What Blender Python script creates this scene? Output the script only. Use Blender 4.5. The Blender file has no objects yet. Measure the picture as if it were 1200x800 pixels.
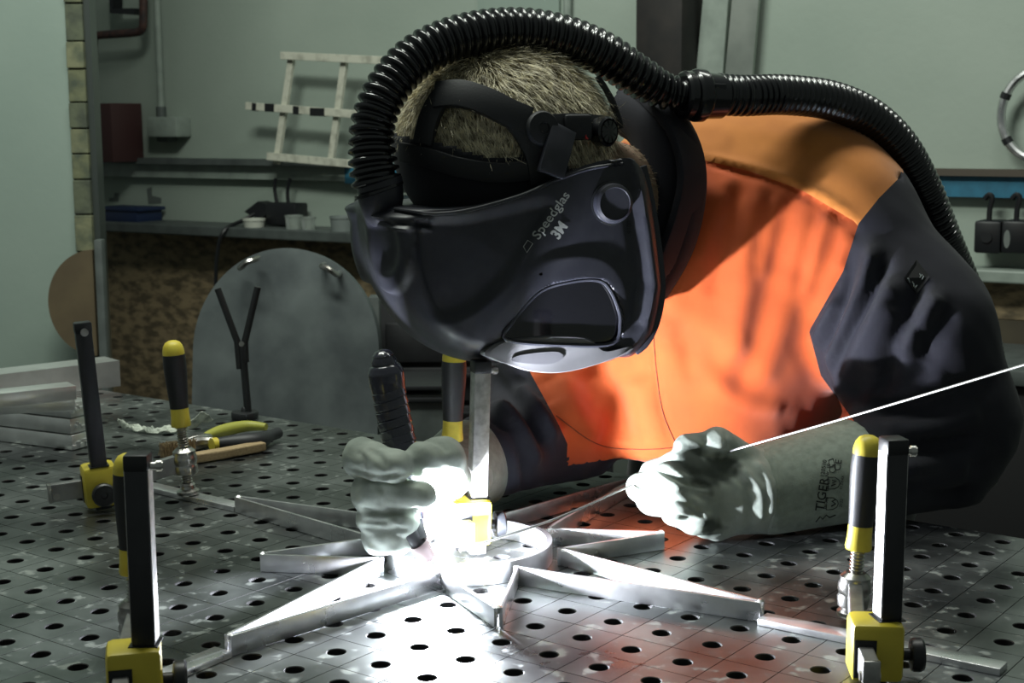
import bpy, bmesh, math, random
import numpy as np
from mathutils import Vector, Matrix
from mathutils.bvhtree import BVHTree

random.seed(7)
rng = np.random.default_rng(7)
scene = bpy.context.scene
COL = scene.collection

# ------------------------------------------------------------------ camera
# metres; z = 0 is the top of the welding table, the floor lies at z = -0.86
FPX = 1721.6                       # focal length for a 1200 px wide frame
CAM = np.array([0.0, 0.0, 0.44445])
RW = np.array([[0.99998, -0.00096, -0.00635],
               [-0.00642, -0.14895, -0.98882],
               [0.0, 0.98884, -0.14896]])      # rows: right, down, forward
cam_data = bpy.data.cameras.new('camera')
cam_data.sensor_width = 36.0
cam_data.lens = FPX / 1200 * 36.0
cam_data.clip_start = 0.02
cam_data.clip_end = 60
cam_data.dof.use_dof = True
cam_data.dof.focus_distance = 1.45
cam_data.dof.aperture_fstop = 16.0
cam = bpy.data.objects.new('camera', cam_data)
COL.objects.link(cam)
M = Matrix.Identity(4)
for r in range(3):
    M[r][0] = RW[0][r]; M[r][1] = -RW[1][r]; M[r][2] = -RW[2][r]; M[r][3] = CAM[r]
cam.matrix_world = M
scene.camera = cam

# ------------------------------------------------------------------ world, lamps, exposure
world = bpy.data.worlds.new('workshop_air'); scene.world = world
world.use_nodes = True
bg = world.node_tree.nodes['Background']
bg.inputs[0].default_value = (0.86, 1.0, 0.93, 1)
bg.inputs[1].default_value = 0.11

def area_lamp(name, loc, target, size, size_y, power, color):
    d = bpy.data.lights.new(name, 'AREA'); d.shape = 'RECTANGLE'
    d.size = size; d.size_y = size_y; d.energy = power; d.color = color
    o = bpy.data.objects.new(name, d); COL.objects.link(o)
    o.location = loc
    o.rotation_euler = (Vector(target) - Vector(loc)).to_track_quat('-Z', 'Y').to_euler()
    return o
# workshop tube lamps under the ceiling: one over the far left bay, one above the bench
area_lamp('ceiling_lamp_left', (-0.75, 1.7, 2.2), (0.1, 4.0, 0.5), 1.2, 0.3, 45, (0.93, 1.0, 0.90))
area_lamp('ceiling_lamp_bench', (0.2, 2.1, 2.3), (0.2, 1.9, 0.0), 1.6, 0.3, 24, (0.96, 1.0, 0.92))

ARC = (-0.074, 1.376, 0.036)
arc_d = bpy.data.lights.new('arc_light', 'POINT'); arc_d.energy = 31; arc_d.color = (0.86, 0.90, 1.0)
arc_d.shadow_soft_size = 0.005
arc_o = bpy.data.objects.new('arc_light', arc_d); COL.objects.link(arc_o); arc_o.location = ARC

vs = scene.view_settings
vs.view_transform = 'Standard'; vs.look = 'None'; vs.gamma = 1.0; vs.use_curve_mapping = False
vs.exposure = 0.0

# ------------------------------------------------------------------ helpers: places
def ray(x, y):
    return RW.T @ np.array([(x - 600) / FPX, (y - 400) / FPX, 1.0])
def onz(x, y, z=0.0):
    d = ray(x, y); return CAM + d * ((z - CAM[2]) / d[2])
def at(x, y, Y):
    d = ray(x, y); return CAM + d * (Y / d[1])
def onplane(x, y, P, n):
    d = ray(x, y); return CAM + d * (np.dot(np.asarray(P) - CAM, n) / np.dot(d, n))
def nrm(v):
    v = np.asarray(v, float); return v / np.linalg.norm(v)
GA = np.array([0.80311, -0.59583, 0.0]); GB = np.array([0.59583, 0.80311, 0.0])   # table grid axes
GO = np.array([-0.01066, 1.21254, 0.0]); CELL = 0.05
def gridp(i, j, z=0.0):
    return GO + GA * (i * CELL) + GB * (j * CELL) + np.array([0, 0, z])

# ------------------------------------------------------------------ helpers: materials
MATS = {}
def mat(name, color, rough=0.5, metal=0.0, noise=None, bump=None, spec=0.5, emit=None, coat=0.0, trans=0.0, sheen=0.0, rvar=None):
    """noise=(scale, second colour, low, high[, stretch]); bump=(scale, strength, distance[, stretch])"""
    if name in MATS: return MATS[name]
    m = bpy.data.materials.new(name); m.use_nodes = True
    nt = m.node_tree; b = nt.nodes['Principled BSDF']
    b.inputs['Base Color'].default_value = (*color, 1); b.inputs['Roughness'].default_value = rough
    b.inputs['Metallic'].default_value = metal; b.inputs['Specular IOR Level'].default_value = spec
    b.inputs['Coat Weight'].default_value = coat; b.inputs['Transmission Weight'].default_value = trans
    b.inputs['Sheen Weight'].default_value = sheen
    if emit:
        b.inputs['Emission Color'].default_value = (*emit[0], 1); b.inputs['Emission Strength'].default_value = emit[1]
    tc = nt.nodes.new('ShaderNodeTexCoord')
    def tex(scale, stretch=None, detail=6):
        t = nt.nodes.new('ShaderNodeTexNoise'); t.inputs['Scale'].default_value = scale; t.inputs['Detail'].default_value = detail
        if stretch:
            mp = nt.nodes.new('ShaderNodeMapping'); mp.inputs['Scale'].default_value = stretch
            nt.links.new(tc.outputs['Object'], mp.inputs[0]); nt.links.new(mp.outputs[0], t.inputs[0])
        else:
            nt.links.new(tc.outputs['Object'], t.inputs[0])
        return t
    if noise:
        t = tex(noise[0], noise[4] if len(noise) > 4 else None)
        r = nt.nodes.new('ShaderNodeMapRange'); r.inputs[1].default_value = noise[2]; r.inputs[2].default_value = noise[3]
        nt.links.new(t.outputs[0], r.inputs[0])
        mx = nt.nodes.new('ShaderNodeMix'); mx.data_type = 'RGBA'
        mx.inputs[6].default_value = (*color, 1); mx.inputs[7].default_value = (*noise[1], 1)
        nt.links.new(r.outputs[0], mx.inputs[0]); nt.links.new(mx.outputs[2], b.inputs['Base Color'])
    if rvar:
        t = tex(rvar[0]); r = nt.nodes.new('ShaderNodeMapRange')
        r.inputs[1].default_value = 0.3; r.inputs[2].default_value = 0.7; r.inputs[3].default_value = rvar[1]; r.inputs[4].default_value = rvar[2]
        nt.links.new(t.outputs[0], r.inputs[0]); nt.links.new(r.outputs[0], b.inputs['Roughness'])
    if bump:
        t = tex(bump[0], bump[3] if len(bump) > 3 else None, 4)
        bp = nt.nodes.new('ShaderNodeBump'); bp.inputs['Strength'].default_value = bump[1]; bp.inputs['Distance'].default_value = bump[2]
        nt.links.new(t.outputs[0], bp.inputs['Height']); nt.links.new(bp.outputs[0], b.inputs['Normal'])
    MATS[name] = m
    return m

# ------------------------------------------------------------------ helpers: meshes
class MB:
    """collects geometry of ONE part, then links it as one mesh object"""
    def __init__(s): s.v = []; s.f = []
    def add(s, vs_, fs):
        o = len(s.v); s.v += [tuple(map(float, p)) for p in vs_]; s.f += [tuple(i + o for i in f) for f in fs]; return s
    def box(s, c, size, R=None, bev=0.0):
        hx, hy, hz = [k / 2 for k in size]; c = np.asarray(c, float)
        R = np.eye(3) if R is None else np.asarray(R)
        if bev <= 0:
            P = [(x, y, z) for z in (-hz, hz) for y in (-hy, hy) for x in (-hx, hx)]
            F = [(0, 2, 3, 1), (4, 5, 7, 6), (0, 1, 5, 4), (2, 6, 7, 3), (0, 4, 6, 2), (1, 3, 7, 5)]
            return s.add([c + R @ np.array(p) for p in P], F)
        bm = bmesh.new(); bmesh.ops.create_cube(bm, size=1.0)
        for v in bm.verts: v.co = (v.co.x * 2 * hx, v.co.y * 2 * hy, v.co.z * 2 * hz)
        bmesh.ops.bevel(bm, geom=bm.edges[:], offset=bev, segments=2, affect='EDGES', profile=0.5)
        bm.verts.index_update()
        s.add([c + R @ np.array(v.co) for v in bm.verts], [tuple(v.index for v in f.verts) for f in bm.faces])
        bm.free(); return s
    def lathe(s, prof, base, axis, n=24, cap=True):
        """prof = [(radius, height), ...] about axis from base"""
        a = nrm(axis); t = np.array([1., 0, 0]) if abs(a[0]) < 0.8 else np.array([0, 1., 0])
        e1 = nrm(np.cross(a, t)); e2 = np.cross(a, e1); base = np.asarray(base, float)
        V = []; Fc = []
        for r, h in prof:
            for k in range(n):
                w = 2 * math.pi * k / n
                V.append(base + a * h + (e1 * math.cos(w) + e2 * math.sin(w)) * r)
        for q in range(len(prof) - 1):
            for k in range(n):
                k2 = (k + 1) % n
                Fc.append((q * n + k, q * n + k2, (q + 1) * n + k2, (q + 1) * n + k))
        if cap:
            Fc.append(tuple(range(n - 1, -1, -1))); Fc.append(tuple((len(prof) - 1) * n + k for k in range(n)))
        return s.add(V, Fc)
    def tube(s, path, rad, n=12, cap=True, closed=False, flat=None):
        """swept tube; rad a number or list; flat=(half width, half thickness, up vector) makes a ribbon bar"""
        P = np.asarray(path, float); m = len(P)
        T = np.gradient(P, axis=0) if not closed else (np.roll(P, -1, 0) - np.roll(P, 1, 0))
        T /= np.linalg.norm(T, axis=1)[:, None] + 1e-12
        up = np.array([0, 0, 1.]) if abs(T[0][2]) < 0.9 else np.array([1., 0, 0])
        if flat is not None and len(flat) > 2: up = np.asarray(flat[2], float)
        e = np.cross(T[0], up); e /= np.linalg.norm(e)
        V = []; Fc = []
        for q in range(m):
            if flat is not None and len(flat) > 2:
                uq = up if up.ndim == 1 else up[q]
                e = np.cross(T[q], uq)
            else:
                e = e - T[q] * np.dot(e, T[q])
            e = e / (np.linalg.norm(e) + 1e-12)
            b = np.cross(e, T[q])
            if flat is not None:
                for cx, cy in ((-1, -1), (1, -1), (1, 1), (-1, 1)):
                    V.append(P[q] + e * cx * flat[0] + b * cy * flat[1])
            else:
                r = rad[q] if hasattr(rad, '__len__') else rad
                for k in range(n):
                    w = 2 * math.pi * k / n
                    V.append(P[q] + (e * math.cos(w) + b * math.sin(w)) * r)
        nn = 4 if flat is not None else n
        for q in range(m if closed else m - 1):
            q2 = (q + 1) % m
            for k in range(nn):
                k2 = (k + 1) % nn
                Fc.append((q * nn + k, q * nn + k2, q2 * nn + k2, q2 * nn + k))
        if cap and not closed:
            Fc.append(tuple(range(nn - 1, -1, -1))); Fc.append(tuple((m - 1) * nn + k for k in range(nn)))
        return s.add(V, Fc)
    def prism(s, poly, d):
        """closed 3D polygon extruded by vector d"""
        n = len(poly); d = np.asarray(d, float)
        V = [np.asarray(p, float) for p in poly] + [np.asarray(p, float) + d for p in poly]
        Fc = [tuple(range(n - 1, -1, -1)), tuple(range(n, 2 * n))] + [(k, (k + 1) % n, n + (k + 1) % n, n + k) for k in range(n)]
        return s.add(V, Fc)
    def build(s, name, material, parent=None, smooth=35, bevel=0.0):
        me = bpy.data.meshes.new(name)
        org = np.array(parent['_o']) if parent is not None and '_o' in parent else np.zeros(3)
        me.from_pydata([tuple(np.asarray(p) - org) for p in s.v], [], s.f)
        bm = bmesh.new(); bm.from_mesh(me); bmesh.ops.recalc_face_normals(bm, faces=bm.faces[:])
        if bevel > 0:
            ed = [e for e in bm.edges if len(e.link_faces) == 2 and e.calc_face_angle(0) > 0.6]
            bmesh.ops.bevel(bm, geom=ed, offset=bevel, segments=2, affect='EDGES', profile=0.5)
        bm.to_mesh(me); bm.free()
        if smooth:
            me.shade_smooth(); me.set_sharp_from_angle(angle=math.radians(smooth))
        me.materials.append(material)
        o = bpy.data.objects.new(name, me); COL.objects.link(o)
        if parent is not None:
            o.parent = parent; o['_o'] = [float(k) for k in org]
        return o
def tag(o, label, cat, group=None, kind=None):
    if label: o['label'] = label
    if cat: o['category'] = cat
    if group: o['group'] = group
    if kind: o['kind'] = kind
    return o
def thing(name, label, cat, loc, group=None):
    o = bpy.data.objects.new(name, None); COL.objects.link(o)
    o.location = tuple(map(float, loc)); o.empty_display_size = 0.05
    o['_o'] = [float(k) for k in loc]
    return tag(o, label, cat, group)
def struct(o):
    o['kind'] = 'structure'; return o
def frame(a, up=(0, 0, 1)):
    """3x3 with columns x = a, y = side, z = up-ish"""
    x = nrm(a); y = nrm(np.cross(up, x)); z = np.cross(x, y)
    return np.stack([x, y, z], 1)
def spline(pts, n, closed=False):
    """Catmull-Rom resampled to n points of about equal spacing"""
    P = np.asarray(pts, float); m = len(P)
    if m == 2 and not closed:
        return P[0] + (P[1] - P[0]) * np.linspace(0, 1, n)[:, None]
    out = []
    seg = m if closed else m - 1
    for q in range(seg):
        if closed: p0, p1, p2, p3 = P[(q - 1) % m], P[q], P[(q + 1) % m], P[(q + 2) % m]
        else: p0, p1, p2, p3 = P[max(q - 1, 0)], P[q], P[q + 1], P[min(q + 2, m - 1)]
        t = np.linspace(0, 1, 24, endpoint=False)[:, None]
        out.append(0.5 * (2 * p1 + (p2 - p0) * t + (2 * p0 - 5 * p1 + 4 * p2 - p3) * t ** 2 + (3 * p1 - p0 - 3 * p2 + p3) * t ** 3))
    out = np.concatenate(out + [P[:1] if closed else P[-1:]])
    L = np.r_[0, np.cumsum(np.linalg.norm(np.diff(out, axis=0), axis=1))]
    s_ = np.linspace(0, L[-1], n + 1)[:-1] if closed else np.linspace(0, L[-1], n)
    return np.stack([np.interp(s_, L, out[:, k]) for k in range(P.shape[1])], 1)
# ================================================================== the room
m_wall = mat('painted_wall', (0.36, 0.42, 0.365), 0.75, noise=(2.2, (0.30, 0.36, 0.31), 0.35, 0.7), bump=(60, 0.15, 0.004))
m_wall2 = mat('painted_partition', (0.29, 0.36, 0.315), 0.6, noise=(3.0, (0.25, 0.32, 0.28), 0.35, 0.7), bump=(70, 0.12, 0.003))
m_floor = mat('concrete_floor', (0.10, 0.10, 0.095), 0.8, noise=(5, (0.06, 0.06, 0.06), 0.3, 0.7))
m_osb = mat('osb', (0.36, 0.27, 0.155), 0.7, noise=(22, (0.13, 0.10, 0.06), 0.40, 0.62, (1, 1, 2.2)), bump=(40, 0.4, 0.004, (1, 1, 2)))
m_alu = mat('aluminium', (0.72, 0.72, 0.73), 0.34, 1.0, rvar=(30, 0.22, 0.48), bump=(300, 0.08, 0.0006, (1, 1, 0.1)))
m_alub = mat('brushed_bar', (0.80, 0.80, 0.81), 0.30, 0.93, rvar=(18, 0.22, 0.42), noise=(35, (0.62, 0.62, 0.64), 0.4, 0.7))
m_white = mat('worn_white_steel', (0.62, 0.62, 0.52), 0.45, 0.0, noise=(40, (0.40, 0.40, 0.33), 0.45, 0.7))
m_dark = mat('dark_steel', (0.035, 0.037, 0.04), 0.45, 0.6)
m_black = mat('black_plastic', (0.010, 0.011, 0.013), 0.42)
m_blue = mat('blue_paint', (0.035, 0.17, 0.27), 0.45, noise=(30, (0.03, 0.12, 0.19), 0.4, 0.7))
m_grey = mat('grey_paint', (0.30, 0.35, 0.31), 0.5, noise=(20, (0.22, 0.26, 0.23), 0.4, 0.7))
m_dgrey = mat('dark_grey_paint', (0.09, 0.105, 0.10), 0.5, noise=(20, (0.06, 0.07, 0.068), 0.4, 0.7))

WA = math.radians(-32)                                 # the back wall runs obliquely
WD = np.array([math.cos(WA), math.sin(WA), 0]); WN = np.array([math.sin(WA), -math.cos(WA), 0])   # along, towards room
WP = np.array([0, 4.0, 0.0])
WR = np.stack([WD, WN, np.array([0, 0, 1.])], 1)       # columns: along wall, out of wall, up
def onwall(x, y, off=0.0):
    return onplane(x, y, WP + WN * off, WN)
def wallbox(mb, x0, y0, x1, y1, o0, o1, bev=0.0):
    """box on the wall spanning the frame rectangle x0..x1, y0..y1, from offset o0 to o1"""
    a = onwall(x0, (y0 + y1) / 2, o1); b = onwall(x1, (y0 + y1) / 2, o1)
    t = onwall((x0 + x1) / 2, y0, o1); u = onwall((x0 + x1) / 2, y1, o1)
    w = np.dot(b - a, WD); h = t[2] - u[2]
    c = (a + b) / 2; c[2] = (t[2] + u[2]) / 2
    c = c - WN * ((o1 - o0) / 2)
    return mb.box(c, (abs(w), abs(o1 - o0), abs(h)), WR, bev)
FLOOR = -0.86
b = MB(); b.box((0, 2.5, FLOOR - 0.05), (9, 9, 0.1)); struct(b.build('floor', m_floor, smooth=0))
b = MB(); b.box(WP + WN * -0.05 + np.array([0, 0, 0.9]), (9, 0.1, 3.6), WR); wall = struct(b.build('wall_back', m_wall, smooth=0))
# partition on the left whose end shows coursed blocks
PY = 3.35
p_edge = at(86, 200, PY)[0]; p_edge2 = at(106, 200, PY)[0]
b = MB(); b.box(((p_edge - 3.2) / 2, PY + 0.04, 0.9), (abs(-3.2 - p_edge), 0.08, 3.6)); part = struct(b.build('wall_left', m_wall2, smooth=0))
m_blk = [mat('wall_block_%d' % k, c, 0.85, noise=(30, d, 0.4, 0.65), bump=(50, 0.5, 0.004)) for k, (c, d) in enumerate([((0.15, 0.16, 0.09), (0.07, 0.085, 0.06)), ((0.20, 0.205, 0.12), (0.10, 0.115, 0.075)), ((0.11, 0.125, 0.08), (0.065, 0.075, 0.055))])]
z = at(95, 330, PY)[2]; k = 0
b0 = MB(); b0.box(((p_edge + p_edge2) / 2, PY + 0.05, 0.9), (p_edge2 - p_edge, 0.06, 3.6)); post_core = b0.build('block_core', m_blk[2], part, 0)
while z < at(95, -12, PY)[2]:
    h = random.uniform(0.055, 0.10)
    b = MB(); b.box(((p_edge + p_edge2) / 2, PY + random.uniform(0.012, 0.02), z + h / 2), (p_edge2 - p_edge, 0.05, h - 0.003), bev=0.002)
    b.build('block', m_blk[k % 3], part, 0); z += h; k += 1
b = MB(); x = at(114, 300, PY)[0]; x1 = at(123, 300, PY)[0]
xm = at(107, 200, PY)[0]
b.box(((xm + x) / 2 + 0.003, PY + 0.03, 0.45), (0.014, 0.05, 2.7)); struct(b.build('trim_1', mat('edge_steel', (0.14, 0.16, 0.15), 0.35, 0.8), None, 0))
# lower cladding of the back wall: OSB panels under a grey ledge
b = MB(); wallbox(b, 60, 278, 470, 640, 0.0, 0.025); struct(b.build('trim_2', m_osb, None, 0))
b = MB(); wallbox(b, 1100, 333, 1330, 376, 0.0, 0.03); struct(b.build('trim_3', m_osb, None, 0))
b = MB(); wallbox(b, 60, 266, 470, 278, 0.0, 0.16, 0.004)
struct(b.build('trim_4', m_dgrey, None, 0))
b = MB(); wallbox(b, 1060, 318, 1330, 333, 0.0, 0.10, 0.004); struct(b.build('trim_5', m_grey, None, 0))
# long steel rail along the wall, pale at the left and blue to the right
rail = thing('wall_rail', 'long flat steel rail along back wall, pale grey left and blue right', 'rail', onwall(640, 215, 0.02))
b = MB(); wallbox(b, 90, 193, 404, 209, 0.0, 0.03); b.build('pale_section', m_grey, rail, 0)
b = MB(); wallbox(b, 404, 197, 1330, 225, 0.0, 0.03); b.build('blue_section', m_blue, rail, 0)
b = MB(); wallbox(b, 90, 186, 404, 193, 0.0, 0.06); b.build('top_strip', m_dgrey, rail, 0)
b = MB(); wallbox(b, 900, 198, 1330, 206, 0.0, 0.045); b.build('top_strip', mat('brown_rust', (0.08, 0.065, 0.05), 0.7), rail, 0)
# ================================================================== the welding table
m_steel = mat('table_steel', (0.34, 0.36, 0.36), 0.32, 0.97)
def table_material():
    m = m_steel; nt = m.node_tree; b = nt.nodes['Principled BSDF']
    tc = nt.nodes.new('ShaderNodeTexCoord')
    def tex(s, d=6, st=None):
        t = nt.nodes.new('ShaderNodeTexNoise'); t.inputs['Scale'].default_value = s; t.inputs['Detail'].default_value = d
        if st:
            mp = nt.nodes.new('ShaderNodeMapping'); mp.inputs['Scale'].default_value = st; mp.inputs['Rotation'].default_value = (0, 0, 0.3)
            nt.links.new(tc.outputs['Object'], mp.inputs[0]); nt.links.new(mp.outputs[0], t.inputs[0])
        else: nt.links.new(tc.outputs['Object'], t.inputs[0])
        return t
    def rng_(o, a, b_, c, d):
        r = nt.nodes.new('ShaderNodeMapRange'); r.inputs[1].default_value = a; r.inputs[2].default_value = b_; r.inputs[3].default_value = c; r.inputs[4].default_value = d
        nt.links.new(o, r.inputs[0]); return r.outputs[0]
    big = tex(9, 8); fine = tex(240, 3, (1, 0.12, 1)); spot = tex(62, 5)
    ramp = nt.nodes.new('ShaderNodeMix'); ramp.data_type = 'RGBA'
    ramp.inputs[6].default_value = (0.13, 0.14, 0.142, 1); ramp.inputs[7].default_value = (0.36, 0.38, 0.375, 1)
    nt.links.new(rng_(big.outputs[0], 0.35, 0.65, 0.0, 0.75), ramp.inputs[0])
    sp = nt.nodes.new('ShaderNodeMix'); sp.data_type = 'RGBA'; sp.inputs[7].default_value = (0.58, 0.62, 0.56, 1)
    nt.links.new(ramp.outputs[2], sp.inputs[6]); nt.links.new(rng_(spot.outputs[0], 0.60, 0.68, 0.0, 0.32), sp.inputs[0])
    nt.links.new(sp.outputs[2], b.inputs['Base Color'])
    ad = nt.nodes.new('ShaderNodeMath'); ad.operation = 'ADD'
    nt.links.new(rng_(big.outputs[0], 0.3, 0.7, 0.26, 0.44), ad.inputs[0]); nt.links.new(rng_(spot.outputs[0], 0.58, 0.66, 0.0, 0.16), ad.inputs[1])
    nt.links.new(ad.outputs[0], b.inputs['Roughness'])
    bp = nt.nodes.new('ShaderNodeBump'); bp.inputs['Strength'].default_value = 0.12; bp.inputs['Distance'].default_value = 0.0006
    nt.links.new(fine.outputs[0], bp.inputs['Height']); nt.links.new(bp.outputs[0], b.inputs['Normal'])
table_material()
I0, I1, J0, J1 = -31, 12, -12, 11
tcen = gridp((I0 + I1) / 2, (J0 + J1) / 2)
table = thing('welding_table', 'large perforated steel welding table with scribed square grid and round holes', 'table', (tcen[0], tcen[1], FLOOR))
V = []; Fc = []; NH = 24
g = 0.0004; hw = CELL / 2
ang = [2 * math.pi * (k + 0.5) / NH for k in range(NH)]
for i in range(I0, I1 + 1):
    for j in range(J0, J1 + 1):
        o = len(V)
        def put(a, b_, z): V.append(tuple(gridp(i, j) + GA * a + GB * b_ + np.array([0, 0, z])))
        s_ = hw - g
        for a in ang:                                   # square ring, one vertex per hole vertex
            c_, d_ = math.cos(a), math.sin(a); m_ = max(abs(c_), abs(d_)); put(s_ * c_ / m_, s_ * d_ / m_, 0.0)
        for cx, cy in ((1, 1), (-1, 1), (-1, -1), (1, -1)): put(s_ * cx, s_ * cy, 0)
        for a in ang: put(0.0087 * math.cos(a), 0.0087 * math.sin(a), 0.0)
        for a in ang: put(0.0080 * math.cos(a), 0.0080 * math.sin(a), -0.0006)
        for a in ang: put(0.0080 * math.cos(a), 0.0080 * math.sin(a), -0.014)
        h0 = o + NH + 4
        q = NH // 4
        for k in range(NH):
            k2 = (k + 1) % NH
            # corner sits between the last vertex before 45 deg and the next
            mid = (k + 1) % q == q // 2 and True
            cidx = None
            a_mid = (ang[k] + ang[k] + 2 * math.pi / NH) / 2
            for ci, ca in enumerate((45, 135, 225, 315)):
                if abs(math.degrees(a_mid) - ca) < 1e-3: cidx = o + NH + ci
            if cidx is not None: Fc.append((o + k, cidx, o + k2, h0 + k2, h0 + k))
            else: Fc.append((o + k, o + k2, h0 + k2, h0 + k))
            Fc.append((h0 + k, h0 + k2, h0 + NH + k2, h0 + NH + k))
            Fc.append((h0 + NH + k, h0 + NH + k2, h0 + 2 * NH + k2, h0 + 2 * NH + k))
        # groove walls
        for c0, c1 in ((0, 1), (1, 2), (2, 3), (3, 0)):
            pa = V[o + NH + c0]; pb = V[o + NH + c1]; e = len(V)
            V.append((pa[0], pa[1], -0.0009)); V.append((pb[0], pb[1], -0.0009))
            Fc.append((o + NH + c0, o + NH + c1, e + 1, e))
me = bpy.data.meshes.new('top_plate')
org = np.array([tcen[0], tcen[1], FLOOR])
me.from_pydata([tuple(np.array(p) - org) for p in V], [], Fc); me.materials.append(m_steel)
m_bore = mat('bore_shade', (0.02, 0.02, 0.02), 0.75, 0.3)  # hole walls, chamfers and groove sides painted dark to stand for shade inside
me.materials.append(m_bore)
fz = np.array([V[f[0]][2] + V[f[2]][2] for f in Fc]); me.polygons.foreach_set('material_index', (fz < -0.0003) & np.array([abs(V[f[0]][2] - V[f[2]][2]) < 0.02 for f in Fc]).astype(np.int32))
top = bpy.data.objects.new('top_plate', me); COL.objects.link(top); top.parent = table
GRm = np.stack([GA, GB, np.array([0, 0, 1.])], 1)
LX = (I1 - I0 + 1) * CELL; LY = (J1 - J0 + 1) * CELL
m_tside = mat('table_side_steel', (0.16, 0.17, 0.17), 0.5, 0.9, noise=(20, (0.10, 0.10, 0.10), 0.4, 0.6))
m_groove = mat('scribed_groove', (0.03, 0.03, 0.03), 0.7)
# groove floor with the holes left open: strips between the cells
b = MB()
for i in range(I0, I1 + 2):
    b.box(gridp(i - 0.5, (J0 + J1) / 2, -0.0011), (0.0018, LY, 0.0004), GRm)
for j in range(J0, J1 + 2):
    b.box(gridp((I0 + I1) / 2, j - 0.5, -0.0011), (LX, 0.0018, 0.0004), GRm)
b.build('scribed_lines', m_groove, table, 0)
b = MB()
for sgn in (-1, 1):
    b.box(gridp((I0 + I1) / 2 , (J1 + 0.5 if sgn > 0 else J0 - 0.5), -0.0601) - GB * 0.004 * sgn, (LX, 0.008, 0.118), GRm)
    b.box(gridp((I1 + 0.5 if sgn > 0 else I0 - 0.5), (J0 + J1) / 2, -0.0601) - GA * 0.004 * sgn, (0.008, LY - 0.016, 0.118), GRm)
b.build('side_skirt', m_tside, table, 0)
for si in (0, 1):
    for sj in (0, 1):
        p = gridp(I0 + 1 if si == 0 else I1 - 1, J0 + 1 if sj == 0 else J1 - 1)
        b = MB(); b.box((p[0], p[1], (FLOOR - 0.1) / 2 - 0.01), (0.08, 0.08, -FLOOR - 0.1), GRm); b.lathe([(0.05, 0), (0.05, 0.012), (0.03, 0.02)], (p[0], p[1], FLOOR), (0, 0, 1))
        b.build('leg', m_tside, table)

# ================================================================== the star of bars being welded
SC = np.array([-0.048, 1.454, 0.0]); BH = 0.018; BT = 0.0035; RR = 0.088
star = thing('star_frame', 'unfinished eight-pointed aluminium star of upright bars welded around a central ring', 'star frame', SC)
b = MB(); n = 64; V = []; Fc = []
for k in range(n):
    w = 2 * math.pi * k / n; d = np.array([math.cos(w), math.sin(w), 0])
    for r, z in ((RR, 0.0005), (RR, 0.021), (RR - 0.006, 0.021), (RR - 0.006, 0.0005)): V.append(SC + d * r + np.array([0, 0, z]))
for k in range(n):
    k2 = (k + 1) % n
    for c in range(4): Fc.append((k * 4 + c, k2 * 4 + c, k2 * 4 + (c + 1) % 4, k * 4 + (c + 1) % 4))
b.add(V, Fc); b.build('ring', m_alub, star)
tips = []
for k in range(8):
    a = math.radians(9.5 + 45 * k); long_ = k % 2 == 1
    tips.append((a, 0.331 if long_ else 0.207))
for k in range(8):
    a, r = tips[k]
    for sgn in (-1, 1):
        va = a + sgn * math.radians(22.5)
        tip = SC + r * np.array([math.cos(a), math.sin(a), 0]); val = SC + (RR + 0.006) * np.array([math.cos(va), math.sin(va), 0])
        d = nrm(val - tip); L = np.linalg.norm(val - tip); s_ = np.array([-d[1], d[0], 0])
        off = s_ * (BT / 2 + 0.0006) * (-1 if np.dot(s_, np.array([math.cos(a + sgn * 1.57), math.sin(a + sgn * 1.57), 0])) < 0 else 1)
        b = MB(); b.box((tip + val) / 2 + off + np.array([0, 0, BH / 2 + 0.0004]), (L, BT, BH), frame(d), bev=0.0005)
        b.build('bar', m_alub, star, 30)
    b = MB(); tp = SC + (r - 0.002) * np.array([math.cos(a), math.sin(a), 0]); V = []
    b.lathe([(0.0022, 0.012), (0.0040, 0.0155), (0.0040, 0.0185), (0.0018, 0.0202)], tp, (0, 0, 1), 8)
    b.build('weld_bead', m_alu, star)

# flat bars clamped to the table beyond three of the points
def flat_bar(p0, p1, label, w=0.02, t=0.006, z0=0.0003):
    c = (np.asarray(p0) + np.asarray(p1)) / 2; d = np.asarray(p1) - np.asarray(p0)
    b = MB(); b.box((c[0], c[1], z0 + t / 2), (np.linalg.norm(d), w, t), frame(d), bev=0.0006)
    return tag(b.build('flat_bar', m_alub, None, 30), label, 'metal bar', 'flat bars clamped at the star points')
flat_bar(onz(893, 729), onz(1176, 788), 'flat aluminium strip under right yellow clamp, beyond star point')
flat_bar(onz(262, 768), onz(150, 815), 'flat aluminium strip beside clamp in lower left corner')
flat_bar(onz(282, 598), onz(150, 567), 'flat aluminium strip pinned under foot of rear left clamp')
# ================================================================== clamps
m_yel = mat('yellow_paint', (0.62, 0.50, 0.045), 0.42, noise=(25, (0.50, 0.40, 0.03), 0.4, 0.7))
m_yelp = mat('yellow_grip', (0.68, 0.56, 0.06), 0.45, noise=(60, (0.55, 0.42, 0.04), 0.5, 0.75))
m_grip = mat('black_grip', (0.016, 0.017, 0.02), 0.5, bump=(900, 0.2, 0.0005))
m_post = mat('black_oxide_bar', (0.055, 0.056, 0.06), 0.36, 0.85, rvar=(60, 0.28, 0.5))
m_chrome = mat('worn_chrome', (0.55, 0.54, 0.52), 0.28, 1.0, noise=(60, (0.35, 0.33, 0.30), 0.45, 0.65))
m_arm = mat('grey_forged_arm', (0.40, 0.40, 0.40), 0.42, 0.9, noise=(30, (0.22, 0.22, 0.22), 0.4, 0.65))

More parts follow.
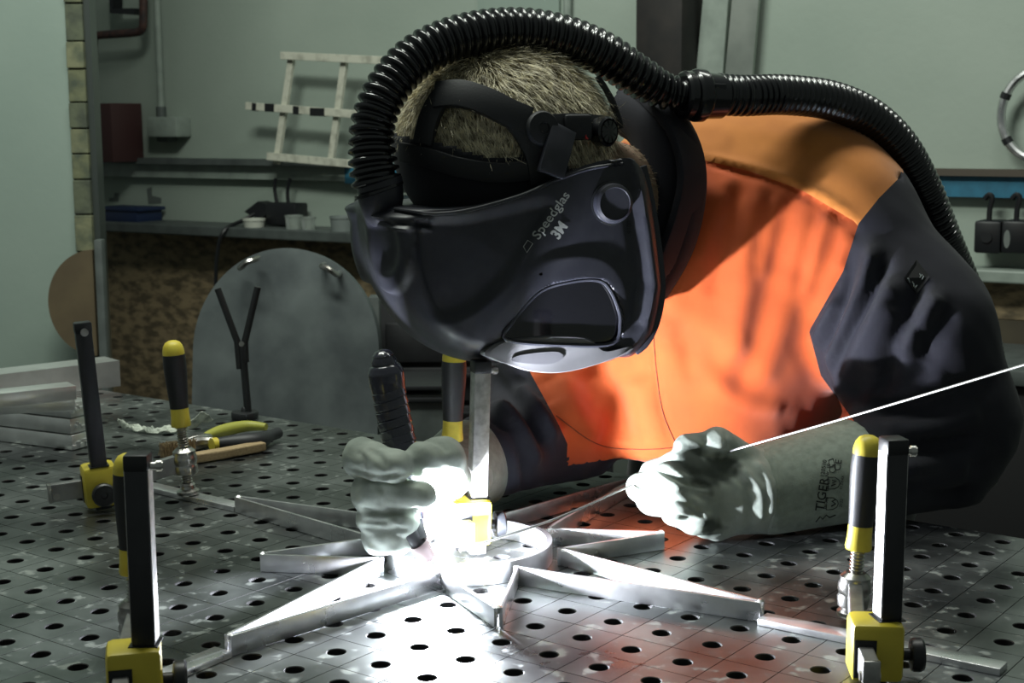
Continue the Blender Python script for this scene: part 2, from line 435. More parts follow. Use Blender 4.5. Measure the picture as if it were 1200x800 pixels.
def clamp(label, bc, p, foot, above, below, arm_front, boss_h, grip_h, edge_mat, knob_side=1.0, sp=None, post_mat=None, twist=0.0):
    """bc block centre, p post axis, foot = foot contact point, above/below = post length from block centre"""
    bc = np.asarray(bc, float); p = nrm(p); foot = np.asarray(foot, float)
    sp = p if sp is None else nrm(sp)
    a = foot - bc; a[2] = 0; a = nrm(a - p * np.dot(a, p)); s = np.cross(p, a)           # a away along arm, s sideways
    R = np.stack([a, s, p], 1)
    below = (bc[2] - 0.0006) / p[2] - 0.002
    root = thing('screw_clamp', label, 'clamp', bc - p * below, 'yellow and black table clamps')
    ct, st_ = math.cos(math.radians(twist)), math.sin(math.radians(twist)); s0 = s; sP = s * ct - a * st_; RP = np.stack([a * ct + s * st_, sP, p], 1)
    po = bc - s * 0.009 * knob_side                                                       # post beside the arm
    b = MB(); b.box(po + p * (above - below) / 2, (0.018, 0.017, above + below - 0.0), RP, 0.0012); post = b.build('post', post_mat or m_post, root)
    for sg in ((-1, 1) if edge_mat is not None else ()):
        b = MB(); b.box(po + p * (above / 2 + 0.012) + sP * 0.0086 * sg, (0.0155, 0.0008, above - 0.030), RP); b.build('bare_steel_edge', edge_mat, post, 0)
    b = MB(); b.box(po + p * (above + 0.0002), (0.0192, 0.0184, 0.013), RP, 0.002); b.build('post_cap', m_black, post)
    b = MB(); b.lathe([(0.0032, 0.004), (0.0032, 0.018)], po + p * (above - 0.004) , -s * knob_side, 12); b.lathe([(0.0045, 0.013), (0.0045, 0.017)], po + p * (above - 0.004), -s * knob_side, 12); b.build('stop_pin', m_chrome, post)
    b = MB(); b.box(bc, (0.038, 0.041, 0.048), R, 0.005); blk = b.build('slide_block', m_yel, root)
    b = MB(); b.box(bc - a * 0.0193 + s * 0.010 * knob_side + p * -0.004, (0.001, 0.017, 0.031), R); b.build('slot', m_black, blk, 0)
    b = MB(); b.box(po + p * 0.0242, (0.022, 0.022, 0.001), RP); b.build('slot', m_black, blk, 0)
    kb = bc - s * 0.0205 * knob_side - p * 0.006
    b = MB(); b.lathe([(0.005, 0), (0.005, 0.007), (0.0125, 0.008), (0.0135, 0.010), (0.0135, 0.016), (0.012, 0.018), (0.004, 0.018), (0.0035, 0.016)], kb, -s * knob_side, 20); b.build('lock_knob', m_black, root)
    d = np.dot(foot - bc, a); ah = np.dot(foot - bc, p) + boss_h                          # arm height relative to block
    ao = bc + s * 0.010 * knob_side
    bo = foot + sp * boss_h
    sd = np.dot(bo - ao, s)
    e0 = ao - a * arm_front + p * (-0.004); e1 = bo + (a * -0.004)
    V0 = []
    path = [e0, ao - a * 0.021 - p * 0.004, ao + a * 0.021 - p * 0.004, e1]
    b = MB(); b.tube(path, 0, flat=(0.006, 0.0105, p)); arm = b.build('arm', m_arm, root, 20, 0.0012)
    b = MB(); b.lathe([(0.0038, 0), (0.0038, 0.016)], e0 + a * 0.006 - s * 0.008 * knob_side - p*0.004, s * knob_side, 12); b.box(e0 - a * 0.001, (0.004, 0.0135, 0.022), R, 0.001); b.build('arm_end', m_chrome, arm)
    b = MB(); b.lathe([(0.009, -0.017), (0.0135, -0.014), (0.0145, -0.006), (0.0132, -0.003), (0.0145, 0.0), (0.0145, 0.006), (0.0132, 0.009), (0.0135, 0.013), (0.009, 0.017)], bo, sp, 20); b.build('boss', m_chrome, arm)
    prof = [(0.0052, 0.006)]; z = 0.008
    while z < grip_h + 0.002: prof += [(0.0052, z), (0.0066, z + 0.0011), (0.0066, z + 0.0017), (0.0052, z + 0.0029)]; z += 0.0031
    b = MB(); b.lathe(prof, foot, sp, 16); spd = b.build('spindle', m_chrome, root, 25)
    b = MB(); b.lathe([(0.0125, 0.0005), (0.0135, 0.002), (0.0135, 0.005), (0.0095, 0.0075), (0.0085, 0.011), (0.0095, 0.012), (0.0075, 0.0145)], foot, sp, 20); b.build('foot', m_chrome, spd)
    g0 = foot + sp * grip_h
    b = MB(); b.lathe([(0.0112, 0), (0.0118, 0.002), (0.0108, 0.011), (0.0106, 0.022)], g0, sp, 24); grip = b.build('grip_collar', m_yelp, root)
    b = MB(); b.lathe([(0.0107, 0.022), (0.0110, 0.030), (0.0122, 0.048), (0.0132, 0.064), (0.0134, 0.076), (0.0128, 0.086)], g0, sp, 28); grip = b.build('handle_grip', m_grip, root)
    b = MB(); b.lathe([(0.0128, 0.086), (0.0126, 0.091), (0.0112, 0.0965), (0.0085, 0.1005), (0.0045, 0.1025), (0.001, 0.103)], g0, sp, 24); b.build('grip_cap', m_yelp, root)
    return root, grip, g0, sp
m_stock = mat('stock_aluminium', (0.88, 0.89, 0.88), 0.30, 0.82, noise=(25, (0.72, 0.73, 0.72), 0.4, 0.7), bump=(250, 0.1, 0.0005, (1, 1, 0.1)))
m_bright = mat('bright_steel_edge', (0.62, 0.61, 0.60), 0.38, 0.85, noise=(120, (0.42, 0.41, 0.40), 0.4, 0.65))
axR = at(1046, 507, 1.125) - at(1037, 745, 1.125)
CR = clamp('yellow clamp at right with tall black post, gripping the longest strip', at(1025, 757, 1.125), axR, onz(998, 722, 0.0063), 0.164, 0.085, 0.050, 0.024, 0.062, m_bright, sp=at(1019.5, 500, 1.25) - at(1001, 690, 1.25), twist=15)
axL = at(162, 545, 1.06) - at(172, 770, 1.06)
CL = clamp('yellow clamp in lower left corner, its handle hidden behind the post', at(158, 790, 1.06), axL, at(161, 775, 1.19) * np.array([1, 1, 0]) + np.array([0, 0, 0.001]), 0.164, 0.075, 0.040, 0.030, 0.070, m_bright, twist=-12)
axB = at(102, 392, 1.665) - at(120, 548, 1.665)
CB = clamp('yellow clamp at rear left, arm swung sideways across the table', at(117, 567, 1.665), axB, onz(221, 579, 0.0063), 0.185, 0.040, 0.055, 0.040, 0.083, None)
axC = at(557, 433, 1.45) - at(553, 590, 1.45)
CC = clamp('yellow clamp in the middle of the star, lit by the welding arc', at(549, 609, 1.47), axC, np.array([at(528, 612, 1.538)[0], 1.538, 0.0215]), 0.160, 0.040, 0.034, 0.030, 0.085, None, post_mat=m_bright)

# ================================================================== small things on the table
# forked rod rest
P0 = onz(287, 490); Yr = P0[1]
yst = thing('rod_rest', 'black Y-shaped rod rest on round foot at back of table', 'rod rest', P0)
b = MB(); b.lathe([(0.020, 0.0005), (0.0205, 0.003), (0.0205, 0.009), (0.0195, 0.0105), (0.006, 0.011), (0.005, 0.016), (0.003, 0.018)], P0, (0, 0, 1), 24); b.build('foot', m_dark, yst)
A = at(291, 487, Yr); B_ = at(284, 405, Yr); b = MB(); b.tube([A, B_], 0.0058, 12); b.build('stem', m_dark, yst)
b = MB(); b.tube([at(281, 432, Yr), at(278, 400, Yr), at(255, 338, Yr)], 0.0052, 12); b.build('prong', m_dark, yst)
b = MB(); b.tube([at(288, 424, Yr), at(287, 400, Yr), at(302, 336, Yr)], 0.0052, 12); b.build('prong', m_dark, yst)
b = MB(); b.lathe([(0.004, 0), (0.004, 0.004)], at(283.5, 403, Yr - 0.012), (0, -1, 0.2), 10); b.build('rivet', m_chrome, yst)
# pliers
P0 = onz(300, 520); pl = thing('pliers', 'pliers with black and yellow handles lying behind wooden brush', 'pliers', P0)
def onz_path(pts, z): return [onz(x, y, z if not hasattr(z, '__len__') else z[k]) for k, (x, y) in enumerate(pts)]
b = MB(); pth = spline(onz_path([(252, 520), (275, 519), (300, 517), (318, 510), (326, 507)], 0.012), 20); b.tube(pth, [0.008 + 0.005 * math.sin(math.pi * min(1, k / 15)) for k in range(20)], 12); hd = b.build('handle', m_grip, pl)
b = MB(); pth = spline(onz_path([(240, 511), (262, 504), (290, 499), (312, 500)], 0.014), 18); b.tube(pth, [0.005 + 0.004 * math.sin(math.pi * k / 17) for k in range(18)], 12); b.build('handle', mat('olive_grip', (0.36, 0.36, 0.06), 0.5), pl)
b = MB(); b.tube(onz_path([(248, 521), (254, 520)], 0.012), 0.0095, 12); b.build('handle_collar', m_yelp, pl)
b = MB(); b.tube(spline(onz_path([(250, 518), (236, 519), (225, 521), (206, 526)], 0.012), 10), [0.007, 0.008, 0.009, 0.010, 0.010, 0.009, 0.008, 0.007, 0.006, 0.004], 10); b.build('jaw', m_chrome, pl)
b = MB(); b.tube(spline(onz_path([(246, 512), (234, 516), (222, 518), (204, 522)], 0.013), 10), [0.005, 0.007, 0.009, 0.009, 0.009, 0.008, 0.007, 0.006, 0.005, 0.003], 10); b.build('jaw', m_chrome, pl)
# wire brush with wooden handle
P0 = onz(260, 532); br = thing('wire_brush', 'wire brush with plain wooden handle lying beside the pliers', 'brush', P0)
m_wood = mat('brush_wood', (0.42, 0.31, 0.17), 0.6, noise=(60, (0.30, 0.21, 0.11), 0.4, 0.65, (1, 8, 8)))
b = MB(); b.tube(onz_path([(308, 522), (260, 531), (222, 537)], 0.008), 0, flat=(0.009, 0.006, (0, 0, 1))); b.build('handle', m_wood, br, 20, 0.002)
b = MB(); m_br = mat('brass_bristle', (0.55, 0.42, 0.25), 0.4, 0.6, noise=(200, (0.3, 0.22, 0.14), 0.4, 0.6))
for k in range(260):
    t = random.random(); q = onz(190 + 38 * t, 535 - 5 * t + random.uniform(-2, 2), 0.012)
    b.box(q + np.array([random.uniform(-.003, .003), random.uniform(-.004, .004), 0.009]), (0.0009, 0.0009, 0.017), frame((1, random.uniform(-.4, .4), random.uniform(-.4, .4))))
tag(b.build('bristles', m_br, br, 0), None, None, kind='stuff')
# crumpled paper strip
P0 = onz(195, 500); m_pap = mat('crumpled_foil_paper', (0.52, 0.56, 0.48), 0.55, noise=(60, (0.24, 0.27, 0.23), 0.45, 0.62))
top_ = spline(onz_path([(138, 493), (160, 500), (190, 503), (215, 496), (240, 483)], [0.014, 0.006, 0.006, 0.012, 0.030]), 40)
bot_ = spline(onz_path([(142, 500), (162, 506), (192, 508), (222, 503), (250, 492)], [0.003, 0.002, 0.002, 0.003, 0.010]), 40)
V = []; Fc = []
for k in range(40):
    for q in range(9):
        t = q / 8; p_ = top_[k] * (1 - t) + bot_[k] * t + np.array([0, 0, max(0, 0.004 * math.sin(9 * t + k * 0.9) + random.uniform(-.0018, .0018))]); V.append(p_)
for k in range(39):
    for q in range(8): Fc.append((k * 9 + q, k * 9 + q + 1, k * 9 + q + 10, k * 9 + q + 9))
b = MB(); b.add(V, Fc); o = b.build('paper_strip', m_pap, None, 20)
md = o.modifiers.new('thick', 'SOLIDIFY'); md.thickness = 0.0012
tag(o, 'crumpled pale paper strip on table behind the rear left clamp', 'paper')
# stock of aluminium bars at the left edge
def stock(x0, y0, x1, y1, z0, label, h=0.020, w=0.03, material=None, ext=0.35, name='aluminium_bar', bev=0.001):
    """bar whose near bottom edge runs through two frame points at height z0, right end at x1,y1; it runs on to the left"""
    B1 = onz(x1, y1, z0); B0 = onz(x0, y0, z0); d = nrm(B0 - B1); L = np.linalg.norm(B0 - B1) + ext
    sd = np.array([-d[1], d[0], 0]); sd = sd if sd[1] > 0 else -sd
    c = B1 + d * L / 2 + sd * w / 2 + np.array([0, 0, h / 2])
    b = MB(); b.box(c, (L, w, h), frame(d), bev)
    return tag(b.build(name, material or m_stock, None, 30), label, 'metal bar', 'aluminium bars stacked at the left'), B1, d, sd
hh = 0.0205
for k, (xa, ya, xb, yb, lab) in enumerate([(0, 517, 85, 528, 'lowest bar of the aluminium stack at left table edge'), (0, 517, 85, 528, 'second bar up in the aluminium stack at left edge'), (0, 517, 85, 528, 'third bar up in the aluminium stack, its cut end ragged')]):
    B1 = onz(xb, yb, 0.0003); B0 = onz(xa, ya, 0.0003); d = nrm(B0 - B1); sd = np.array([-d[1], d[0], 0]); sd = sd if sd[1] > 0 else -sd
    L = 0.2; z = 0.0005 + k * (hh + 0.002)
    c = B1 + d * (L / 2 + 0.002 * (k % 2)) + sd * 0.02 + np.array([0, 0, z + hh / 2])
    root = thing('aluminium_bar', lab, 'metal bar', B1 + np.array([0, 0, z]), 'aluminium bars stacked at the left')
    b = MB(); b.box(c, (L, 0.04, hh), frame(d), 0.001); b.build('body', m_stock, root, 30)
    b = MB()
    for q in range(7):
        b.box(c - d * (L / 2 + 0.0008) + sd * random.uniform(-.018, .018) + np.array([0, 0, random.uniform(-.008, .009)]), (0.003, random.uniform(.003, .01), random.uniform(.002, .006)), frame(d + np.array([random.uniform(-.5, .5), random.uniform(-.5, .5), 0.1])))
    b.build('saw_burr', m_stock, root, 0)
z3 = 3 * (hh + 0.002) + 0.0006
for k, (x1, y1, x0, y0, zz, lab) in enumerate([(88, 475, 0, 478, z3, 'upper bar of the aluminium stack, pointing straight right'), (90, 462, 0, 470, z3 + hh + 0.001, 'topmost bright bar of the aluminium stack at left')]):
    B1 = onz(x1, y1 + 6, zz); B0 = onz(x0, y0 + 8, zz); d = nrm(B0 - B1); sd = np.array([-d[1], d[0], 0]); sd = sd if sd[1] > 0 else -sd
    L = 0.19; c = B1 + d * L / 2 + sd * 0.018 + np.array([0, 0, hh * 0.45])
    b = MB(); b.box(c, (L, 0.036, hh * 0.9), frame(d), 0.001); tag(b.build('aluminium_bar', m_stock, None, 30), lab, 'metal bar', 'aluminium bars stacked at the left')
# large open channel profile behind the stack
B1 = onz(141, 452, 0.0004); B0 = onz(0, 470, 0.0004); d = nrm(B0 - B1); sd = np.array([-d[1], d[0], 0]); sd = sd if sd[1] > 0 else -sd
ch = thing('channel_profile', 'wide aluminium channel section lying behind the stack of bars', 'metal profile', B1)
L = 0.3; R = frame(d)
b = MB(); b.box(B1 + d * L / 2 + np.array([0, 0, 0.022]), (L, 0.003, 0.044), R); b.build('web', m_stock, ch, 0)
b = MB(); b.box(B1 + d * L / 2 + sd * 0.03 + np.array([0, 0, 0.0015]), (L, 0.056, 0.003), R); b.build('flange', m_stock, ch, 0)
b = MB(); b.box(B1 + d * L / 2 + sd * 0.03 + np.array([0, 0, 0.0425]), (L, 0.056, 0.003), R); b.build('flange', m_stock, ch, 0)
# ================================================================== along the back wall
def wtube(pts, r, off, n=10): return [onwall(x, y, off) for x, y in pts]
# welded frame of pale bars leaning on the rail
fr = thing('bar_frame', 'pale welded frame like a short ladder leaning above wall rail', 'frame', onwall(370, 190, 0.08))
for pts, nm in [([(330, 65), (453, 71)], 'rail'), ([(289, 124), (420, 134)], 'rail'), ([(314, 183), (425, 193)], 'rail'), ([(342, 68), (324, 192)], 'upright'), ([(404, 72), (388, 190)], 'upright')]:
    off = 0.10 if nm == 'rail' else 0.085
    b = MB(); b.tube(wtube(pts, 0, off), 0, flat=(0.011 if nm == 'rail' else 0.010, 0.007, WN)); b.build(nm, m_white, fr, 20, 0.0015)
for x0, x1, y in [(297, 302, 125), (312, 323, 126), (365, 382, 131), (345, 352, 129)]:
    b = MB(); b.tube(wtube([(x0, y), (x1, y + 0.5)], 0, 0.1002), 0, flat=(0.0116, 0.0076, WN)); b.build('dark_band', m_dark, fr, 20)
# brown pipe with bend, its bracket
m_pipe = mat('rusty_pipe', (0.075, 0.035, 0.028), 0.6, noise=(50, (0.03, 0.02, 0.02), 0.4, 0.65))
pp = thing('wall_pipe', 'rusty brown pipe bending along top left of back wall', 'pipe', onwall(150, 40, 0.09))
b = MB(); b.tube(spline(wtube([(110, 112), (110, 50), (111, 43), (118, 41), (158, 38), (166, 34), (168, 24), (168, -30)], 0, 0.09), 60), 0.013, 12); b.build('tube', m_pipe, pp)
b = MB(); b.tube(wtube([(136, -20), (136, 13), (163, 14)], 0, 0.06), 0, flat=(0.010, 0.02, WN)); b.build('bracket', m_dark, pp, 0)
# conduit and junction box
cd = thing('junction_box', 'grey junction box on back wall with conduit running up', 'junction box', onwall(189, 150, 0.03))
b = MB(); wallbox(b, 171, 137, 206, 161, 0.0, 0.07, 0.008); b.build('box', m_grey, cd)
b = MB(); b.tube(wtube([(183, -20), (189, 128)], 0, 0.03), 0.011, 12); b.build('conduit', m_grey, cd)
b = MB(); b.tube(wtube([(188.6, 125), (189.3, 138)], 0, 0.03), 0.016, 12); b.build('gland', m_dgrey, cd)
b = MB(); wallbox(b, 183, 160, 197, 166, 0.01, 0.05, 0.004); b.build('lower_gland', m_dgrey, cd)
# dark red box and blue tray on the ledge
b = MB(); wallbox(b, 100, 121, 131, 190, 0.03, 0.16, 0.003); tag(b.build('red_box', mat('maroon', (0.055, 0.022, 0.022), 0.6), None), 'dark maroon box standing on the rail beside block wall', 'box')
tr = thing('blue_tray', 'low blue tray lying on ledge at left', 'tray', onwall(140, 260, 0.1))
b = MB(); wallbox(b, 112, 246, 160, 262, 0.02, 0.13, 0.003); b.build('body', mat('navy_plastic', (0.012, 0.025, 0.075), 0.5), tr)
b = MB(); wallbox(b, 111, 243, 161, 247, 0.015, 0.135, 0.002); b.build('rim', mat('navy_plastic', (0.012, 0.025, 0.075), 0.5), tr)
# stencilled dabs on the wall
m_sten = mat('stencil_paint', (0.12, 0.14, 0.13), 0.7)
st = thing('wall_stencil', 'two faint dark stencil marks on wall under the rail', 'stencil', onwall(155, 230, 0.001))
for pts in ([(128, 236), (139, 236), (139, 226), (134, 226), (134, 231), (128, 232)], [(172, 221), (178, 219), (178, 229), (189, 232), (189, 238), (174, 239)]):
    b = MB(); b.prism([onwall(x, y, 0.0006) for x, y in pts], WN * 0.0008); b.build('dab', m_sten, st, 0)
# charger with two cords hung from the rail, and its cable
cg = thing('wall_charger', 'black charger hung from rail by two cords, cable trailing left', 'charger', onwall(325, 250, 0.05))
b = MB(); wallbox(b, 311, 238, 346, 264, 0.03, 0.09, 0.006); b.build('body', m_black, cg)
b = MB(); b.prism([onwall(x, y, 0.035) for x, y in [(298, 247), (314, 235), (330, 240), (318, 258)]], WN * 0.045); b.build('plug', m_black, cg)
for pts in ([(323, 209), (322, 222), (325, 240)], [(340, 209), (337, 224), (338, 240)]):
    b = MB(); b.tube(spline(wtube(pts, 0, 0.05), 10), 0.0055, 8); b.build('cord', m_black, cg)
b = MB(); b.tube(spline([onwall(303, 248, 0.07), onwall(285, 258, 0.10), onwall(263, 270, 0.17), onwall(255, 295, 0.18), onwall(253, 336, 0.18), onwall(254, 420, 0.18)], 40), 0.006, 8); b.build('cable', m_black, cg)
# plastic tubs on the ledge
m_tub = mat('clear_tub', (0.45, 0.50, 0.46), 0.25, trans=0.55)
def tub(cx, y0, y1, wpx, label, m, cat='tub'):
    base = onwall(cx, y1, 0.12); topz = onwall(cx, y0, 0.12)[2]; h = topz - base[2]
    r = wpx / 2 / FPX * base[1]
    b = MB(); b.lathe([(0.001, 0), (r * 0.86, 0), (r, h), (r * 1.04, h), (r * 1.04, h - 0.006), (r * 0.96, h - 0.002), (r * 0.82, 0.004), (0.001, 0.004)], base, (0, 0, 1), 24, cap=False)
    tag(b.build('plastic_tub', m, None), label, cat, 'containers on the wall ledge')
tub(345, 252, 274, 21, 'clear plastic cup on ledge directly under the black charger', m_tub)
tub(362, 254, 275, 17, 'clear plastic cup on ledge, middle of the three tubs', m_tub)
tub(402, 253, 276, 30, 'grey plastic tub on ledge beside the black case', mat('grey_tub', (0.20, 0.23, 0.22), 0.5))
tub(298, 256, 268, 26, 'shallow white bowl on ledge left of the cups', mat('white_bowl', (0.55, 0.57, 0.50), 0.4), 'bowl')
# tall black case at the end of the ledge
cs = thing('black_case', 'black upright case on ledge partly hidden by the helmet', 'case', onwall(428, 300, 0.1))
b = MB(); wallbox(b, 417, 240, 470, 322, 0.05, 0.24, 0.004); b.build('body', m_dark, cs)
b = MB(); wallbox(b, 415, 233, 472, 240, 0.04, 0.25, 0.003); b.build('lid', m_dark, cs)
# round steel plate leaning in front of the OSB, and half seen wooden disc
PD = 3.05
pc = at(334, 412, PD)
pd = thing('steel_plate', 'big round grey steel plate leaning against the OSB cladding', 'metal plate', (pc[0], pc[1], FLOOR))
nD = 72; rx = 114 / FPX * PD; lean = nrm((-0.14, -0.97, 0.16)); e1 = nrm(np.cross((0, 0, 1), lean)); e2 = np.cross(lean, e1)
out = []
for k in range(nD):
    w = 2 * math.pi * k / nD; out.append(pc + e1 * rx * math.cos(w) + e2 * rx * 1.08 * math.sin(w))
m_plate = mat('grey_plate', (0.17, 0.195, 0.195), 0.42, 0.55, noise=(7, (0.10, 0.115, 0.12), 0.4, 0.62), rvar=(9, 0.35, 0.55))
# upper half round, lower half runs straight down to the floor
out = [pc + e1 * rx * math.cos(w) + e2 * rx * 1.08 * math.sin(w) for w in np.linspace(0, math.pi, 40)]
drop = (pc[2] - FLOOR - 0.005) / e2[2]
poly = [out[0] - e2 * drop] + out + [out[-1] - e2 * drop]
b = MB(); b.prism(poly, -lean * 0.028); b.build('plate', m_plate, pd)
for (x, y, s_) in ((290, 309, -1), (386, 317, 1)):
    a0 = at(x - 9, y + 5 * (-s_), PD - 0.03); a1 = at(x + 9, y + 5 * s_, PD - 0.03)
    b = MB(); b.tube(spline([a0 + np.array([0, .04, 0]), a0, (a0 + a1) / 2 + np.array([0, -.01, .004]), a1, a1 + np.array([0, .04, 0])], 16), 0.006, 8); b.build('lug', m_chrome, pd)
m_ring = mat('grinding_mark', (0.12, 0.135, 0.14), 0.6, 0.4)
dc = at(111, 355, PY - 0.12); rr = 55 / FPX * (PY - 0.12)
pts = [dc + np.array([math.cos(w) * rr, 0, math.sin(w) * rr * 1.14]) for w in np.linspace(math.pi * 0.5, math.pi * 1.5, 40)]
b = MB(); b.prism(pts, (0, 0.018, 0)); od = b.build('wooden_panel', mat('brown_board', (0.125, 0.095, 0.052), 0.7, noise=(12, (0.095, 0.07, 0.04), 0.4, 0.7)), None)
tag(od, 'brown board with rounded edge standing against left partition', 'board')
# steel post right of the wooden panel
b = MB(); x0 = at(113, 350, PY - 0.13); x1 = at(122, 350, PY - 0.13)
b.box(((x0[0] + x1[0]) / 2, PY - 0.115, (FLOOR + x0[2] + 0.13) / 2), (x1[0] - x0[0], 0.03, x0[2] + 0.13 - FLOOR), None, 0.002)
tag(b.build('steel_post', m_dgrey, None), 'dark grey steel upright beside the rounded brown board', 'post')
# dark cupboard and crates behind the welder
cb = thing('dark_cabinet', 'dark steel cabinet standing behind the torch and helmet', 'cabinet', (at(520, 420, 3.2)[0], 3.3, FLOOR))
def ybox(mb, x0, y0, x1, y1, Y, dep, bev=0.0):
    a = at(x0, y1, Y); c_ = at(x1, y0, Y); return mb.box(((a[0] + c_[0]) / 2, Y + dep / 2, (a[2] + c_[2]) / 2), (c_[0] - a[0], dep, c_[2] - a[2]), None, bev)
m_cab = mat('cabinet_dark', (0.022, 0.023, 0.025), 0.5, noise=(10, (0.014, 0.014, 0.016), 0.4, 0.6))
zt = at(500, 345, 3.2)[2]; xl = at(445, 400, 3.2)[0]; xr = at(720, 400, 3.2)[0]
b = MB(); b.box(((xl + xr) / 2, 3.35, (zt + FLOOR) / 2), (xr - xl, 0.28, zt - FLOOR), None, 0.004); b.build('body', m_cab, cb)
for y0, y1 in ((378, 425), (430, 470), (475, 520)):
    b = MB(); ybox(b, 452, y0, 640, y1, 3.185, 0.02, 0.003); dr = b.build('drawer', m_cab, cb)
    b = MB(); ybox(b, 500, y0 + 8, 560, y0 + 12, 3.165, 0.015, 0.002); b.build('handle', m_dark, dr)
b = MB(); ybox(b, 436, 348, 444, 560, 3.1, 0.05, 0.002); tag(b.build('steel_upright', m_dgrey, None), 'thin grey steel upright between round plate and dark cabinet', 'post')
crt = thing('dark_crate', 'dark ribbed crate low behind the torch, right of round plate', 'crate', at(450, 500, 2.85))
b = MB(); ybox(b, 447, 462, 520, 540, 2.85, 0.15, 0.004); b.build('body', m_dgrey, crt)
for y in (452, 466): b = MB(); ybox(b, 445, y, 523, y + 6, 2.84, 0.17, 0.002); b.build('rib', m_dark, crt)
# right: low dark cupboard under OSB strip
b = MB(); wallbox(b, 1080, 377, 1330, 430, 0.001, 0.045); tag(b.build('brown_board', mat('dark_plywood', (0.07, 0.058, 0.036), 0.7, noise=(14, (0.05, 0.04, 0.028), 0.4, 0.65)), None, 0), 'dark brown board on wall under OSB strip at right', 'board')
rc = thing('low_cabinet', 'low black cabinet against wall at right behind the elbow', 'cabinet', onwall(1200, 640, 0.2))
b = MB(); wallbox(b, 1040, 452, 1330, 900, 0.06, 0.40, 0.004); b.build('body', mat('cabinet_black', (0.006, 0.006, 0.007), 0.6), rc)
b = MB(); wallbox(b, 1035, 434, 1335, 452, 0.055, 0.42, 0.003); b.build('top', m_dgrey, rc)
# chargers hung on the blue rail, right
for cx, lab in ((1158, 'left one of two black boxes hung from blue rail'), (1190, 'right one of two black boxes hung from blue rail, pale oval mark')):
    h = thing('hung_box', lab, 'hung box', onwall(cx, 280, 0.04), 'black boxes on the blue rail')
    b = MB(); wallbox(b, cx - 17, 259, cx + 14.5, 297, 0.015, 0.09, 0.006); b.build('body', m_black, h)
    b = MB(); b.tube(spline(wtube([(cx + 1, 262), (cx + 2, 245), (cx + 5, 232), (cx + 1, 228), (cx - 4, 233)], 0, 0.05), 20), 0.0062, 8); b.build('hook', m_black, h)
    if cx > 1170:
        b = MB(); c = onwall(cx - 10, 280, 0.0905)
        b.prism([c + WD * 0.007 * math.cos(w) + np.array([0, 0, 0.02 * math.sin(w)]) for w in np.linspace(0, 2 * math.pi, 20, endpoint=False)], WN * 0.001); b.build('oval_mark', mat('pale_mark', (0.16, 0.18, 0.17), 0.5), h)
    else:
        b = MB(); c = onwall(cx - 2, 278, 0.0905)
        b.lathe([(0.012, 0), (0.012, 0.003), (0.008, 0.003)], c, WN, 16); b.build('dial', m_dark, h)
# bright ring hung on the wall
rg = thing('metal_ring', 'bright metal hoop with dark joints hung on wall at right', 'ring', onwall(1222, 132, 0.05))
cR = onwall(1222, 134, 0.05); rR = 47 / FPX * cR[1]
ring_p = [cR + WD * rR * math.cos(w) + np.array([0, 0, rR * 1.13 * math.sin(w)]) for w in np.linspace(0, 2 * math.pi, 64, endpoint=False)]
b = MB(); b.tube(ring_p, 0.010, 10, closed=True); b.build('hoop', m_alu, rg)
for w in (2.72, 3.75, 1.3, 5.2):
    c = [cR + WD * rR * math.cos(w + q) + np.array([0, 0, rR * 1.13 * math.sin(w + q)]) for q in (-0.07, 0.0, 0.07)]
    b = MB(); b.tube(c, 0.0115, 10); b.build('joint', m_dark, rg)
# beam and sheets at the top
b = MB(); wallbox(b, 745, -60, 799, 130, 0.0, 0.12, 0.003); tag(b.build('steel_beam', mat('beam_black', (0.010, 0.009, 0.009), 0.7, noise=(15, (0.022, 0.018, 0.016), 0.4, 0.7)), None), 'black vertical beam on back wall above the hose connector', 'beam')
def sheet(p4, off, label, m):
    b = MB(); b.prism([onwall(x, y, off) for x, y in p4], WN * 0.012); tag(b.build('metal_sheet', m, None), label, 'metal sheet', 'sheets leaning on the back wall')
sheet([(828, -20), (857, -20), (846, 130), (814, 130)], 0.02, 'pale strip of sheet metal leaning right of black beam', m_grey)
sheet([(862, -20), (893, -20), (880, 130), (848, 130)], 0.035, 'shiny strip of sheet metal leaning on back wall, rightmost', mat('sheet_alu', (0.42, 0.45, 0.41), 0.4, 0.8, noise=(6, (0.30, 0.33, 0.30), 0.4, 0.6)))
b = MB(); b.tube(wtube([(665, -30), (664, 120)], 0, 0.02), 0.011, 10); tag(b.build('thin_conduit', m_grey, None), 'thin grey vertical conduit on wall above the air hose', 'conduit')
b = MB(); wallbox(b, 560, -60, 655, 140, 0.0, 0.012); tag(b.build('wall_panel', m_wall2, None, 0), 'flat pale panel on wall behind top of the air hose', 'panel')
b = MB(); b.tube(spline([onwall(131, 158, 0.10), onwall(137, 153, 0.09), onwall(146, 158, 0.06), onwall(147, 176, 0.05), onwall(140, 184, 0.06), onwall(133, 186, 0.09)], 24), 0.003, 6)
tag(b.build('wire_loop', m_black, None), 'thin black wire loop beside the maroon box on rail', 'wire')
